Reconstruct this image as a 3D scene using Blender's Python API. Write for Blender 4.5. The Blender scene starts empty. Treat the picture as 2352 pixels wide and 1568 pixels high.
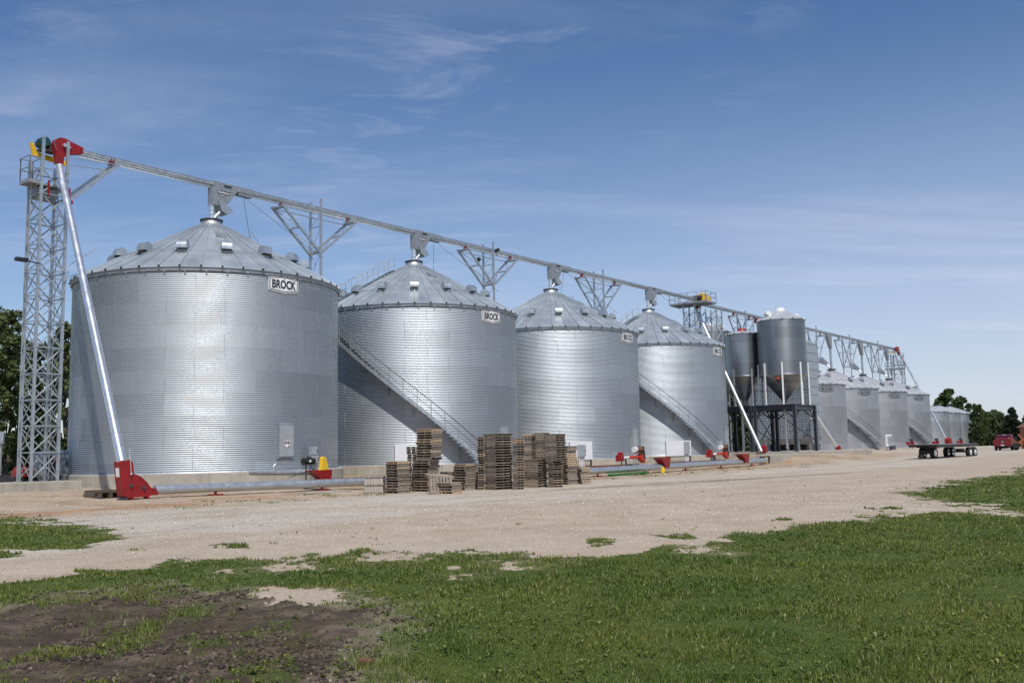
import bpy, math, random
import numpy as np
from math import sin, cos, pi, radians
from mathutils import Vector, Matrix

# ------------------------------------------------------------------ camera, sky, sun, exposure
scene = bpy.context.scene
COL = scene.collection
random.seed(7)
rng = np.random.default_rng(11)

FPX, PITCH, ROLL, CH = 2186.2, 0.1132, -0.0207, 1.6      # lens in 2352-px units, camera height
cam_d = bpy.data.cameras.new('camera')
cam_d.sensor_width = 36.0
cam_d.lens = FPX / 2352.0 * 36.0
cam_d.clip_start = 0.1
cam_d.clip_end = 9000
cam = bpy.data.objects.new('camera', cam_d)
COL.objects.link(cam)
_fw = Vector((0, cos(PITCH), sin(PITCH)))
_eu = Vector((1, 0, 0))
_ev = Vector((0, sin(PITCH), -cos(PITCH)))               # image-down before roll
_rt = cos(ROLL) * _eu - sin(ROLL) * _ev
_dn = sin(ROLL) * _eu + cos(ROLL) * _ev
cam.matrix_world = Matrix(((_rt.x, -_dn.x, -_fw.x, 0), (_rt.y, -_dn.y, -_fw.y, 0), (_rt.z, -_dn.z, -_fw.z, CH), (0, 0, 0, 1)))
scene.camera = cam

SUN_EL, SUN_AZ = radians(56), radians(14)                # azimuth from -Y towards +X
SUN = Vector((sin(SUN_AZ) * cos(SUN_EL), -cos(SUN_AZ) * cos(SUN_EL), sin(SUN_EL)))
world = bpy.data.worlds.new('World')
scene.world = world
world.use_nodes = True
nt = world.node_tree
for n_ in list(nt.nodes):
    nt.nodes.remove(n_)
def wn(t, **k):
    n_ = nt.nodes.new(t)
    for a, b in k.items():
        setattr(n_, a, b)
    return n_
w_out = wn('ShaderNodeOutputWorld'); w_bg = wn('ShaderNodeBackground')
w_bg.inputs['Strength'].default_value = 0.105
sky = wn('ShaderNodeTexSky', sky_type='NISHITA', sun_disc=False, sun_elevation=SUN_EL, sun_rotation=pi - SUN_AZ,
         altitude=300.0, air_density=1.0, dust_density=0.5, ozone_density=3.0)
tc = wn('ShaderNodeTexCoord')
sep = wn('ShaderNodeSeparateXYZ')
nt.links.new(tc.outputs['Generated'], sep.inputs[0])
def wmath(op, a, b=None, clamp=False):
    m = wn('ShaderNodeMath', operation=op, use_clamp=clamp)
    for i, v in enumerate((a, b)):
        if v is None: continue
        if isinstance(v, (int, float)): m.inputs[i].default_value = v
        else: nt.links.new(v, m.inputs[i])
    return m.outputs[0]
zc = wmath('MAXIMUM', sep.outputs['Z'], 0.03)
zc = wmath('ADD', zc, 0.12)
cx = wmath('DIVIDE', sep.outputs['X'], zc)
cy = wmath('DIVIDE', sep.outputs['Y'], zc)
comb = wn('ShaderNodeCombineXYZ')
nt.links.new(cx, comb.inputs[0]); nt.links.new(cy, comb.inputs[1])
def cloud_noise(scale, rot, loc, nscale, detail, dist, lo, hi):
    mp = wn('ShaderNodeMapping')
    mp.inputs['Scale'].default_value = scale; mp.inputs['Rotation'].default_value = (0, 0, rot); mp.inputs['Location'].default_value = loc
    nt.links.new(comb.outputs[0], mp.inputs['Vector'])
    nz = wn('ShaderNodeTexNoise')
    nz.inputs['Scale'].default_value = nscale; nz.inputs['Detail'].default_value = detail
    nz.inputs['Roughness'].default_value = 0.62; nz.inputs['Distortion'].default_value = dist
    nt.links.new(mp.outputs[0], nz.inputs['Vector'])
    mr = wn('ShaderNodeMapRange', clamp=True)
    mr.inputs['From Min'].default_value = lo; mr.inputs['From Max'].default_value = hi
    nt.links.new(nz.outputs['Fac'], mr.inputs['Value'])
    return mr.outputs[0]
c_a = cloud_noise((0.5, 1.6, 1), 0.35, (3.1, 0.4, 0), 1.0, 8, 0.35, 0.48, 0.98)      # long streaks
c_b = cloud_noise((1.0, 2.2, 1), -0.2, (0.3, 1.7, 0), 2.6, 9, 0.6, 0.52, 1.0)       # small wisps
c_m = cloud_noise((0.6, 0.6, 1), 0, (5.0, 2.0, 0), 0.7, 2, 0, 0.42, 0.62)
c1 = wmath('MULTIPLY', c_a, 0.40)
c2 = wmath('MULTIPLY', wmath('MULTIPLY', c_b, c_m), .8)
csum = wmath('ADD', c1, c2, True)
# a broad thin veil low in the sky
veil = wn('ShaderNodeMapRange', clamp=True, interpolation_type='SMOOTHSTEP')
veil.inputs['From Min'].default_value = 0.42; veil.inputs['From Max'].default_value = 0.02
veil.inputs['To Max'].default_value = 0.85
nt.links.new(sep.outputs['Z'], veil.inputs['Value'])
vx = wn('ShaderNodeMapRange', clamp=True, interpolation_type='SMOOTHSTEP')
vx.inputs['From Min'].default_value = -0.5; vx.inputs['From Max'].default_value = 0.5; vx.inputs['To Min'].default_value = 0.30
nt.links.new(sep.outputs['X'], vx.inputs['Value'])
v2 = wmath('MULTIPLY', veil.outputs[0], vx.outputs[0])
v3 = wmath('MULTIPLY', v2, wmath('ADD', wmath('MULTIPLY', c_a, 0.9), 0.75))
call = wmath('ADD', csum, v3, True)
call = wmath('MULTIPLY', call, 0.9)
mixc = wn('ShaderNodeMix', data_type='RGBA')
nt.links.new(call, mixc.inputs['Factor'])
hs = wn('ShaderNodeHueSaturation'); hs.inputs['Saturation'].default_value = 1.13
nt.links.new(sky.outputs[0], hs.inputs['Color'])
tint = wn('ShaderNodeMix', data_type='RGBA', blend_type='MULTIPLY'); tint.inputs[0].default_value = 1.0; tint.inputs[7].default_value = (1.02, .98, 1.04, 1)
nt.links.new(hs.outputs[0], tint.inputs[6]); nt.links.new(tint.outputs[2], mixc.inputs[6])
mixc.inputs[7].default_value = (6.2, 6.7, 8.0, 1)
nt.links.new(mixc.outputs[2], w_bg.inputs['Color'])
nt.links.new(w_bg.outputs[0], w_out.inputs['Surface'])

sun_d = bpy.data.lights.new('sun', 'SUN')
sun_d.energy = 3.9; sun_d.angle = radians(0.53); sun_d.color = (1.0, 0.955, 0.89)
sun_o = bpy.data.objects.new('sun', sun_d); COL.objects.link(sun_o)
sun_o.rotation_euler = (-SUN).to_track_quat('-Z', 'Y').to_euler()
sun_o.location = (20, -40, 60)
scene.view_settings.view_transform = 'Standard'
scene.view_settings.look = 'None'
scene.view_settings.exposure = 0.0
scene.view_settings.gamma = 1.0

# ------------------------------------------------------------------ frames and helpers
TH = 0.66188
D = np.array([sin(TH), cos(TH)]); N = np.array([D[1], -D[0]])
X1, Y1 = -16.911, 52.876                                 # foot of the first big bin
RZ = math.atan2(D[1], D[0])
def W(t, l):
    return (X1 + D[0] * t + N[0] * l, Y1 + D[1] * t + N[1] * l)
def ss(x, a, b):
    u = np.clip((x - a) / (b - a), 0, 1)
    return u * u * (3 - 2 * u)
def tl(x, y):
    return (x - X1) * D[0] + (y - Y1) * D[1], (x - X1) * N[0] + (y - Y1) * N[1]
def hsh(ix, iy, s):
    h = (ix * 374761393 + iy * 668265263 + s * 1442695041) & 0x7fffffff
    h = ((h ^ (h >> 13)) * 1274126177) & 0x7fffffff
    return ((h ^ (h >> 16)) & 0xffff) / 65535.0
def vnoise(x, y, s=0):
    x = np.asarray(x, float); y = np.asarray(y, float)
    ix = np.floor(x).astype(np.int64); iy = np.floor(y).astype(np.int64)
    fx = x - ix; fy = y - iy
    fx = fx * fx * (3 - 2 * fx); fy = fy * fy * (3 - 2 * fy)
    a = hsh(ix, iy, s); b = hsh(ix + 1, iy, s); c = hsh(ix, iy + 1, s); d = hsh(ix + 1, iy + 1, s)
    return a + (b - a) * fx + (c - a) * fy + (a - b - c + d) * fx * fy
def fbm(x, y, s=0, o=4):
    v = 0; a = 0.5; q = 0
    for i in range(o):
        v = v + a * vnoise(np.asarray(x) * 2 ** i, np.asarray(y) * 2 ** i, s + i); q += a; a *= 0.5
    return v / q
def gh(x, y):
    """height of the ground"""
    x = np.asarray(x, float); y = np.asarray(y, float)
    t, l = tl(x, y)
    base = np.interp(l, [-12, 8, 12.5, 15, 24, 31], [.17, .17, 0.0, -.13, -.12, 0.0])
    w = ss(t, -45, -18)
    z = base * w + .42 * ss(t, 32, 95)
    z = z + .48 * ss(l, 8, 12.4) * (1 - ss(l, 13.2, 18.2)) * ss(t, 47.5, 51) * (1 - ss(t, 60, 76))
    return z
def ray(px, py):
    U = px - 1176; V = py - 784
    u = cos(ROLL) * U + sin(ROLL) * V; v = -sin(ROLL) * U + cos(ROLL) * V
    r = _fw * 1.0 + _eu * (u / FPX) + _ev * (v / FPX)
    return r
def at(px, py):
    """where the sight line through a pixel of the photograph meets the ground"""
    r = ray(px, py)
    lo, hi = 2.0, 900.0
    f = lambda k: CH + r.z * k - float(gh(r.x * k, r.y * k))
    k = lo
    while k < hi and f(k) > 0: k *= 1.01
    a, b = k / 1.01, k
    for _ in range(30):
        m = (a + b) / 2
        if f(m) > 0: a = m
        else: b = m
    return r.x * a, r.y * a
def scale_at(x, y):
    return FPX / math.hypot(x, y)

def tag(o, label=None, cat=None, group=None, kind=None):
    if label: o['label'] = label
    if cat: o['category'] = cat
    if group: o['group'] = group
    if kind: o['kind'] = kind
    return o
def root(name, loc, rz, label, cat, group=None):
    o = bpy.data.objects.new(name, None); COL.objects.link(o)
    o.empty_display_size = 0.3
    o.location = loc; o.rotation_euler = (0, 0, rz)
    return tag(o, label, cat, group)
def rrow(name, t, l, z, label, cat, group=None):
    x, y = W(t, l)
    return root(name, (x, y, z), RZ, label, cat, group)
def copy_tree(o, parent=None):
    c = o.copy(); COL.objects.link(c)
    if parent is not None: c.parent = parent
    for ch in o.children: copy_tree(ch, c)
    return c

class MB:
    def __init__(s): s.v = []; s.f = []; s.sm = []
    def add(s, vs, fs, smooth=False):
        b = len(s.v); s.v += [tuple(p) for p in vs]
        s.f += [tuple(i + b for i in f) for f in fs]; s.sm += [smooth] * len(fs)
        return s
    def box(s, c, size, rz=0, ry=0, rx=0):
        hx, hy, hz = size[0] / 2, size[1] / 2, size[2] / 2
        M = Matrix.Rotation(rz, 3, 'Z') @ Matrix.Rotation(ry, 3, 'Y') @ Matrix.Rotation(rx, 3, 'X')
        vs = [M @ Vector((x, y, z)) + Vector(c) for x in (-hx, hx) for y in (-hy, hy) for z in (-hz, hz)]
        return s.add(vs, [(0, 1, 3, 2), (4, 6, 7, 5), (0, 4, 5, 1), (2, 3, 7, 6), (0, 2, 6, 4), (1, 5, 7, 3)])
    def beam(s, a, b, w, h=None, up=(0, 0, 1)):
        h = h or w
        a = Vector(a); b = Vector(b); d = (b - a).normalized(); u = Vector(up)
        if abs(d.dot(u)) > 0.98: u = Vector((1, 0, 0))
        x = d.cross(u).normalized(); u = x.cross(d)
        vs = [p + x * (i * w / 2) + u * (j * h / 2) for p in (a, b) for i in (-1, 1) for j in (-1, 1)]
        return s.add(vs, [(0, 2, 3, 1), (4, 5, 7, 6), (0, 1, 5, 4), (2, 6, 7, 3), (0, 4, 6, 2), (1, 3, 7, 5)])
    def angle(s, a, b, w, t=0.012, up=(0, 0, 1)):
        """an L-profile bar"""
        a = Vector(a); b = Vector(b); d = (b - a).normalized(); u = Vector(up)
        if abs(d.dot(u)) > 0.98: u = Vector((1, 0, 0))
        x = d.cross(u).normalized(); u = x.cross(d)
        prof = [(0, 0), (w, 0), (w, t), (t, t), (t, w), (0, w)]
        vs = [p + x * i + u * j for p in (a, b) for i, j in prof]
        n = 6
        return s.add(vs, [(i, (i + 1) % n, (i + 1) % n + n, i + n) for i in range(n)] + [tuple(range(n - 1, -1, -1)), tuple(range(n, 2 * n))])
    def tube(s, a, b, r, r2=None, seg=14, cap=True):
        r2 = r if r2 is None else r2
        a = Vector(a); b = Vector(b); d = (b - a).normalized()
        u = Vector((0, 0, 1)) if abs(d.z) < 0.95 else Vector((1, 0, 0))
        x = d.cross(u).normalized(); y = x.cross(d)
        vs = [p + x * (q * cos(2 * pi * i / seg)) + y * (q * sin(2 * pi * i / seg)) for p, q in ((a, r), (b, r2)) for i in range(seg)]
        s.add(vs, [(i, (i + 1) % seg, (i + 1) % seg + seg, i + seg) for i in range(seg)], True)
        if cap:
            s.add(vs[:seg], [tuple(range(seg - 1, -1, -1))]); s.add(vs[seg:], [tuple(range(seg))])
        return s
    def path(s, pts, r, seg=8):
        for a, b in zip(pts[:-1], pts[1:]): s.tube(a, b, r, seg=seg)
        return s
    def prism(s, prof, p0, ex, ey, ez, depth):
        """profile in (ex,ey) plane at p0, extruded along ez by depth"""
        p0 = Vector(p0); ex = Vector(ex); ey = Vector(ey); ez = Vector(ez)
        n = len(prof)
        vs = [p0 + ex * a + ey * b + ez * k for k in (0, depth) for a, b in prof]
        return s.add(vs, [tuple(range(n - 1, -1, -1)), tuple(range(n, 2 * n))] + [(i, (i + 1) % n, (i + 1) % n + n, i + n) for i in range(n)])
    def lathe(s, prof, seg=48, c=(0, 0, 0), smooth=True, cap0=False, cap1=False):
        n = len(prof); vs = []
        for r, z in prof:
            for i in range(seg):
                a = 2 * pi * i / seg
                vs.append((c[0] + r * cos(a), c[1] + r * sin(a), c[2] + z))
        fs = [(k * seg + i, k * seg + (i + 1) % seg, (k + 1) * seg + (i + 1) % seg, (k + 1) * seg + i) for k in range(n - 1) for i in range(seg)]
        s.add(vs, fs, smooth)
        if cap0: s.add(vs[:seg], [tuple(range(seg - 1, -1, -1))])
        if cap1: s.add(vs[-seg:], [tuple(range(seg))])
        return s
    def build(s, name, mat, parent=None, loc=None, bevel=0):
        me = bpy.data.meshes.new(name)
        me.from_pydata(s.v, [], s.f)
        me.polygons.foreach_set('use_smooth', s.sm)
        me.materials.append(mat)
        me.update()
        o = bpy.data.objects.new(name, me); COL.objects.link(o)
        if parent is not None: o.parent = parent
        if loc is not None: o.location = loc
        if bevel:
            m = o.modifiers.new('bevel', 'BEVEL'); m.width = bevel; m.segments = 2; m.limit_method = 'ANGLE'
        return o
def npmesh(name, V, F, mat, parent=None, smooth=False):
    """quads or tris given as numpy arrays"""
    me = bpy.data.meshes.new(name)
    k = F.shape[1]
    me.vertices.add(len(V)); me.vertices.foreach_set('co', np.ascontiguousarray(V, dtype=np.float32).ravel())
    me.loops.add(F.size); me.loops.foreach_set('vertex_index', np.ascontiguousarray(F, dtype=np.int32).ravel())
    me.polygons.add(len(F))
    me.polygons.foreach_set('loop_start', np.arange(0, F.size, k, dtype=np.int32))
    me.polygons.foreach_set('loop_total', np.full(len(F), k, dtype=np.int32))
    if smooth: me.polygons.foreach_set('use_smooth', np.ones(len(F), dtype=bool))
    me.materials.append(mat)
    me.update(calc_edges=True); me.validate()
    o = bpy.data.objects.new(name, me); COL.objects.link(o)
    if parent is not None: o.parent = parent
    return o

# ------------------------------------------------------------------ materials
class Mt:
    def __init__(s, name, rough=0.6, metal=0.0, color=(.5, .5, .5), spec=0.5):
        s.m = bpy.data.materials.new(name); s.m.use_nodes = True
        s.t = s.m.node_tree; s.b = s.t.nodes['Principled BSDF']
        s.b.inputs['Base Color'].default_value = (*color, 1)
        s.b.inputs['Roughness'].default_value = rough; s.b.inputs['Metallic'].default_value = metal
        s.b.inputs['Specular IOR Level'].default_value = spec
    def n(s, t, **k):
        x = s.t.nodes.new(t)
        for a, b in k.items(): setattr(x, a, b)
        return x
    def l(s, a, b): s.t.links.new(a, b)
    def obj(s, scale=(1, 1, 1), rot=(0, 0, 0)):
        c = s.n('ShaderNodeTexCoord'); mp = s.n('ShaderNodeMapping')
        mp.inputs['Scale'].default_value = scale; mp.inputs['Rotation'].default_value = rot
        s.l(c.outputs['Object'], mp.inputs[0]); return mp.outputs[0]
    def geo(s, scale=(1, 1, 1)):
        c = s.n('ShaderNodeNewGeometry'); mp = s.n('ShaderNodeMapping'); mp.inputs['Scale'].default_value = scale
        s.l(c.outputs['Position'], mp.inputs[0]); return mp.outputs[0]
    def noise(s, vec, scale, detail=4, rough=0.55, dist=0):
        x = s.n('ShaderNodeTexNoise'); x.inputs['Scale'].default_value = scale; x.inputs['Detail'].default_value = detail
        x.inputs['Roughness'].default_value = rough; x.inputs['Distortion'].default_value = dist
        s.l(vec, x.inputs['Vector']); return x.outputs['Fac']
    def ramp(s, fac, stops):
        x = s.n('ShaderNodeValToRGB'); e = x.color_ramp.elements
        while len(e) < len(stops): e.new(0.5)
        for i, (p, c) in enumerate(stops):
            e[i].position = p; e[i].color = (*c, 1) if len(c) == 3 else c
        s.l(fac, x.inputs[0]); return x.outputs[0]
    def mr(s, v, a, b, c, d):
        x = s.n('ShaderNodeMapRange'); s.l(v, x.inputs[0])
        for i, q in zip((1, 2, 3, 4), (a, b, c, d)): x.inputs[i].default_value = q
        return x.outputs[0]
    def mix(s, f, a, b, mode='MIX'):
        x = s.n('ShaderNodeMix', data_type='RGBA', blend_type=mode)
        for i, q in ((0, f), (6, a), (7, b)):
            if hasattr(q, 'default_value') or hasattr(q, 'is_linked'): s.l(q, x.inputs[i])
            elif i == 0: x.inputs[0].default_value = q
            else: x.inputs[i].default_value = (*q, 1)
        return x.outputs[2]
    def math(s, op, a, b=0.0):
        x = s.n('ShaderNodeMath', operation=op)
        for i, q in enumerate((a, b)):
            if isinstance(q, (int, float)): x.inputs[i].default_value = q
            else: s.l(q, x.inputs[i])
        return x.outputs[0]
    def bump(s, h, st=0.3, dist=0.02):
        x = s.n('ShaderNodeBump'); x.inputs['Strength'].default_value = st; x.inputs['Distance'].default_value = dist
        s.l(h, x.inputs['Height']); s.l(x.outputs[0], s.b.inputs['Normal'])
    def col(s, c): s.l(c, s.b.inputs['Base Color'])
    def rgh(s, c): s.l(c, s.b.inputs['Roughness'])

def paint(name, c, rough=0.45, var=0.25, metal=0.0, scale=3.0, wear=None):
    m = Mt(name, rough, metal, c)
    v = m.obj()
    f = m.noise(v, scale, 6, 0.6)
    dk = tuple(x * (1 - var) for x in c); lt = tuple(min(1, x * (1 + var * .6)) for x in c)
    r = m.ramp(f, [(0.3, dk), (0.7, lt)])
    if wear:
        g = m.noise(v, scale * 6, 8, 0.7)
        r = m.mix(m.mr(g, .64, .72, 0, .7), r, wear)
    m.col(r); m.rgh(m.mr(f, .3, .7, rough * .85, min(1, rough * 1.2)))
    return m.m

def wall_mat(name, c, rough, sheet_h, R, metal=0.9, var=0.10, sheet_w=2.9, streak=.0):
    m = Mt(name, rough, metal, c)
    cd = m.n('ShaderNodeTexCoord'); sp = m.n('ShaderNodeSeparateXYZ'); m.l(cd.outputs['Object'], sp.inputs[0])
    an = m.math('ARCTAN2', sp.outputs['Y'], sp.outputs['X'])
    u = m.math('MULTIPLY', an, R)
    cb = m.n('ShaderNodeCombineXYZ'); m.l(u, cb.inputs[0]); m.l(sp.outputs['Z'], cb.inputs[1])
    br = m.n('ShaderNodeTexBrick', offset=0.5, squash=1.0)
    br.inputs['Scale'].default_value = 1.0
    br.inputs['Brick Width'].default_value = sheet_w; br.inputs['Row Height'].default_value = sheet_h
    br.inputs['Mortar Size'].default_value = 0.012; br.inputs['Mortar Smooth'].default_value = 0.1; br.inputs['Bias'].default_value = 0
    br.inputs['Color1'].default_value = (*[x * (1 - var) for x in c], 1); br.inputs['Color2'].default_value = (*[min(1, x * (1 + var)) for x in c], 1)
    br.inputs['Mortar'].default_value = (*[x * .86 for x in c], 1)
    m.l(cb.outputs[0], br.inputs['Vector'])
    nz = m.noise(m.obj((1, 1, .35)), 0.9, 5, .6)
    col = m.mix(m.mr(nz, .3, .7, 0, .22), br.outputs['Color'], tuple(x * .78 for x in c))
    if streak:
        st = m.noise(m.obj((3, 3, .12)), 1.6, 5, .6)
        col = m.mix(m.mr(st, .5, .75, 0, streak), col, (.30, .30, .29))
    m.col(col)
    sp_ = m.noise(m.obj(), 14, 3)
    m.rgh(m.mr(sp_, .3, .7, rough * .9, rough * 1.18))
    return m.m

M = {}
M['bigwall'] = wall_mat('galvanised_big', (.46, .50, .53), .53, 1.118, 7.05, .92, .10)
M['farwall'] = wall_mat('galvanised_old', (.41, .42, .43), .52, 1.118, 5.85, .75, .15, streak=.25)
M['smallwall'] = wall_mat('galvanised_small', (.41, .42, .43), .52, .9, 3.6, .75, .15, streak=.25)
M['tankwall'] = wall_mat('galvanised_tank', (.31, .325, .335), .36, 1.118, 2.4, .92, .14)
M['roof'] = paint('roof_galv', (.56, .60, .62), .46, .05, .75, .8)
M['oldroof'] = paint('roof_old', (.62, .62, .62), .5, .06, .6, .8)
M['galv'] = paint('galv_steel', (.50, .53, .55), .42, .16, .75, 4)
M['galvd'] = paint('galv_dull', (.36, .38, .40), .55, .2, .6, 4)
M['chrome'] = paint('bright_tube', (.84, .85, .86), .34, .06, .85, 2)
M['white_tube'] = paint('white_leg', (.78, .78, .77), .4, .08, .1, 2)
M['red'] = paint('red_paint', (.27, .008, .010), .42, .30, 0, 3, wear=(.20, .10, .08))
M['orange'] = paint('orange_paint', (.50, .045, .02), .45, .25, 0, 5, wear=(.25, .14, .10))
M['yellow'] = paint('yellow_paint', (.80, .50, .02), .45, .15, 0, 4, wear=(.50, .36, .12))
M['teal'] = paint('teal_motor', (.012, .07, .085), .4, .3, 0, 6)
M['black'] = paint('black_paint', (.018, .018, .02), .5, .3, 0, 5)
M['darksteel'] = paint('dark_steel', (.055, .06, .075), .5, .25, .1, 3)
M['white'] = paint('white_panel', (.78, .79, .80), .5, .05, 0, 1.5)
M['boxgrey'] = paint('enclosure_grey', (.32, .345, .36), .5, .1, 0, 3)
M['green'] = paint('green_paint', (.02, .16, .03), .5, .25, 0, 3)
M['collar'] = paint('brown_ring', (.055, .045, .04), .7, .3, 0, 4)
M['rust'] = paint('rust_brown', (.16, .07, .04), .8, .4, 0, 4)
M['opening'] = paint('dark_opening', (.012, .012, .013), .8, .2, 0, 4)
M['wire'] = paint('wire', (.12, .12, .13), .5, .1, .5)
M['fanblue'] = paint('bluish_galv', (.30, .36, .42), .4, .2, .6, 2)
m = Mt('concrete', .9, 0, (.42, .39, .34)); v = m.obj()
f = m.noise(v, .9, 7, .65); g = m.noise(m.obj((6, 6, .5)), .8, 5, .6)
c = m.ramp(f, [(.25, (.29, .26, .22)), (.55, (.40, .37, .31)), (.8, (.50, .47, .41))])
m.col(m.mix(m.mr(g, .5, .72, 0, .55), c, (.24, .21, .17))); m.bump(m.noise(v, 30, 5), .3, .01); M['concrete'] = m.m
m = Mt('pallet_wood', .9, 0, (.2, .17, .13)); oi = m.n('ShaderNodeObjectInfo')
v = m.obj((1, 1, 1)); f = m.noise(m.obj((2, 2, 9)), 3, 6, .7); g = m.noise(m.obj((14, 14, 14)), 1, 4)
c = m.ramp(f, [(.25, (.16, .13, .10)), (.5, (.32, .275, .225)), (.75, (.49, .44, .37))])
r = m.ramp(oi.outputs['Random'], [(0, (.50, .46, .43)), (.35, (.85, .82, .80)), (.8, (1.15, 1.10, 1.04)), (1, (1.75, 1.45, 1.10))])
m.col(m.mix(1.0, c, r, 'MULTIPLY')); m.bump(g, .4, .01); M['pallet'] = m.m
m = Mt('crate_wood', .9, 0, (.3, .28, .25)); f = m.noise(m.obj((9, 9, .7)), 1.4, 6, .7)
m.col(m.ramp(f, [(.25, (.20, .17, .14)), (.5, (.42, .38, .33)), (.75, (.56, .52, .47))])); M['crate'] = m.m
m = Mt('dark_timber', .9, 0, (.09, .07, .055)); f = m.noise(m.obj((1, 8, 8)), 1.4, 6, .7)
m.col(m.ramp(f, [(.25, (.05, .035, .027)), (.75, (.17, .13, .10))])); M['timber'] = m.m
M['tyre'] = paint('tyre', (.022, .022, .023), .85, .3, 0, 8)
m = Mt('car_red', .25, .2, (.17, .010, .016)); m.b.inputs['Coat Weight'].default_value = .8; m.b.inputs['Coat Roughness'].default_value = .06; M['carred'] = m.m
m = Mt('dark_glass', .06, 0, (.008, .009, .011), .8); M['glass'] = m.m
m = Mt('lens_glass', .12, .3, (.75, .72, .6), .8); M['lens'] = m.m
m = Mt('tail_light', .2, 0, (.25, .005, .005)); M['taillight'] = m.m
m = Mt('bark', .95, 0, (.09, .07, .055)); f = m.noise(m.obj((6, 6, 1)), 2, 6, .7)
m.col(m.ramp(f, [(.3, (.045, .035, .028)), (.7, (.15, .125, .10))])); M['bark'] = m.m
def leafmat(name, a, b):
    m = Mt(name, .62, 0, a, .35)
    g = m.n('ShaderNodeNewGeometry'); v = m.obj()
    f = m.noise(v, .45, 4, .6)
    c = m.mix(m.mr(f, .35, .65, 0, 1), a, b)
    rp = m.n('ShaderNodeMapRange'); m.l(g.outputs['Random Per Island'], rp.inputs[0]); rp.inputs[3].default_value = .55; rp.inputs[4].default_value = 1.45
    hs_ = m.n('ShaderNodeHueSaturation'); m.l(c, hs_.inputs['Color']); m.l(rp.outputs[0], hs_.inputs['Value'])
    m.col(hs_.outputs[0])
    m.b.inputs['Transmission Weight'].default_value = 0
    ts = m.n('ShaderNodeBsdfTranslucent'); m.l(hs_.outputs[0], ts.inputs[0])
    mx = m.n('ShaderNodeMixShader'); mx.inputs[0].default_value = .25
    m.l(m.b.outputs[0], mx.inputs[1]); m.l(ts.outputs[0], mx.inputs[2])
    m.l(mx.outputs[0], m.t.nodes['Material Output'].inputs['Surface'])
    return m.m
M['leaf_a'] = leafmat('leaf_cottonwood', (.090, .120, .036), (.130, .160, .055))
M['leaf_b'] = leafmat('leaf_dark', (.060, .090, .028), (.100, .135, .044))
M['leaf_c'] = leafmat('needle', (.014, .030, .016), (.024, .044, .020))
M['leaf_d'] = leafmat('leaf_willow', (.085, .115, .045), (.11, .14, .055))

# ground: gravel, bare earth, soil and the floor under the grass, split by modelled cover masks
m = Mt('ground', .95, 0, (.4, .36, .3), .2)
def att(nm):
    a = m.n('ShaderNodeAttribute', attribute_name=nm); return a.outputs['Fac']
gp = m.geo()
big = m.noise(gp, .07, 5, .6); mid = m.noise(gp, .6, 6, .65); fine = m.noise(gp, 9, 6, .7); vf = m.noise(gp, 60, 3, .6)
grav = m.ramp(mid, [(.25, (.36, .305, .235)), (.5, (.46, .41, .34)), (.78, (.54, .49, .415))])
grav = m.mix(m.mr(big, .4, .62, 0, .5), grav, (.54, .48, .41))
vor = m.n('ShaderNodeTexVoronoi'); vor.inputs['Scale'].default_value = 24; m.l(gp, vor.inputs['Vector'])
sp_ = m.n('ShaderNodeSeparateColor'); m.l(vor.outputs['Color'], sp_.inputs[0])
stone = m.math('MULTIPLY', m.mr(vor.outputs['Distance'], .12, .42, 1, 0), m.mr(sp_.outputs[0], .66, .8, 0, 1))
vor2 = m.n('ShaderNodeTexVoronoi'); vor2.inputs['Scale'].default_value = 11; m.l(gp, vor2.inputs['Vector'])
sp2_ = m.n('ShaderNodeSeparateColor'); m.l(vor2.outputs['Color'], sp2_.inputs[0])
stone2 = m.math('MULTIPLY', m.mr(vor2.outputs['Distance'], .10, .36, 1, 0), m.mr(sp2_.outputs[1], .80, .9, 0, 1))
grav = m.mix(m.mr(m.noise(gp, 2.6, 5, .7), .42, .66, 0, .5), grav, (.37, .315, .25))
grav = m.mix(m.math('MULTIPLY', stone, .75), grav, (.74, .69, .62))
grav = m.mix(m.math('MULTIPLY', stone2, .8), grav, (.78, .74, .68))
tanc = m.ramp(mid, [(.3, (.36, .28, .20)), (.7, (.48, .40, .30))])
grav = m.mix(att('tan'), grav, tanc)
grav = m.mix(m.mr(fine, .52, .75, 0, .45), grav, (.27, .22, .17))
grav = m.mix(att('track'), grav, (.27, .215, .165))
grav = m.mix(m.mr(vf, .55, .8, 0, .35), grav, (.20, .165, .13))
# earth next to the bins
ear = m.ramp(m.noise(m.geo((1, 1, 1)), .9, 7, .7), [(.3, (.20, .125, .070)), (.5, (.36, .265, .175)), (.75, (.46, .36, .26))])
c = m.mix(att('earth'), grav, ear)
red = m.ramp(mid, [(.3, (.26, .13, .06)), (.7, (.40, .24, .13))])
c = m.mix(att('clay'), c, red)
dk = m.ramp(mid, [(.3, (.105, .07, .045)), (.7, (.17, .12, .08))])
c = m.mix(att('damp'), c, dk)
so = m.ramp(m.noise(gp, 2.2, 8, .72), [(.28, (.030, .021, .015)), (.5, (.070, .050, .036)), (.72, (.17, .125, .09))])
so = m.mix(m.mr(fine, .55, .75, 0, .4), so, (.16, .12, .09))
c = m.mix(att('soil'), c, so)
gr = m.ramp(m.noise(gp, 1.3, 6, .65), [(.3, (.038, .068, .010)), (.7, (.088, .112, .022))])
gr = m.mix(m.mr(vf, .5, .8, 0, .5), gr, (.10, .085, .045))
c = m.mix(att('grass'), c, gr)
m.col(c)
h = m.math('ADD', m.math('MULTIPLY', fine, .6), m.math('MULTIPLY', vf, .5))
h = m.math('ADD', h, m.math('MULTIPLY', stone, .8))
m.bump(h, .55, .03)
M['ground'] = m.m
m = Mt('grass_blade', .55, 0, (.07, .12, .025), .3)
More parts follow.
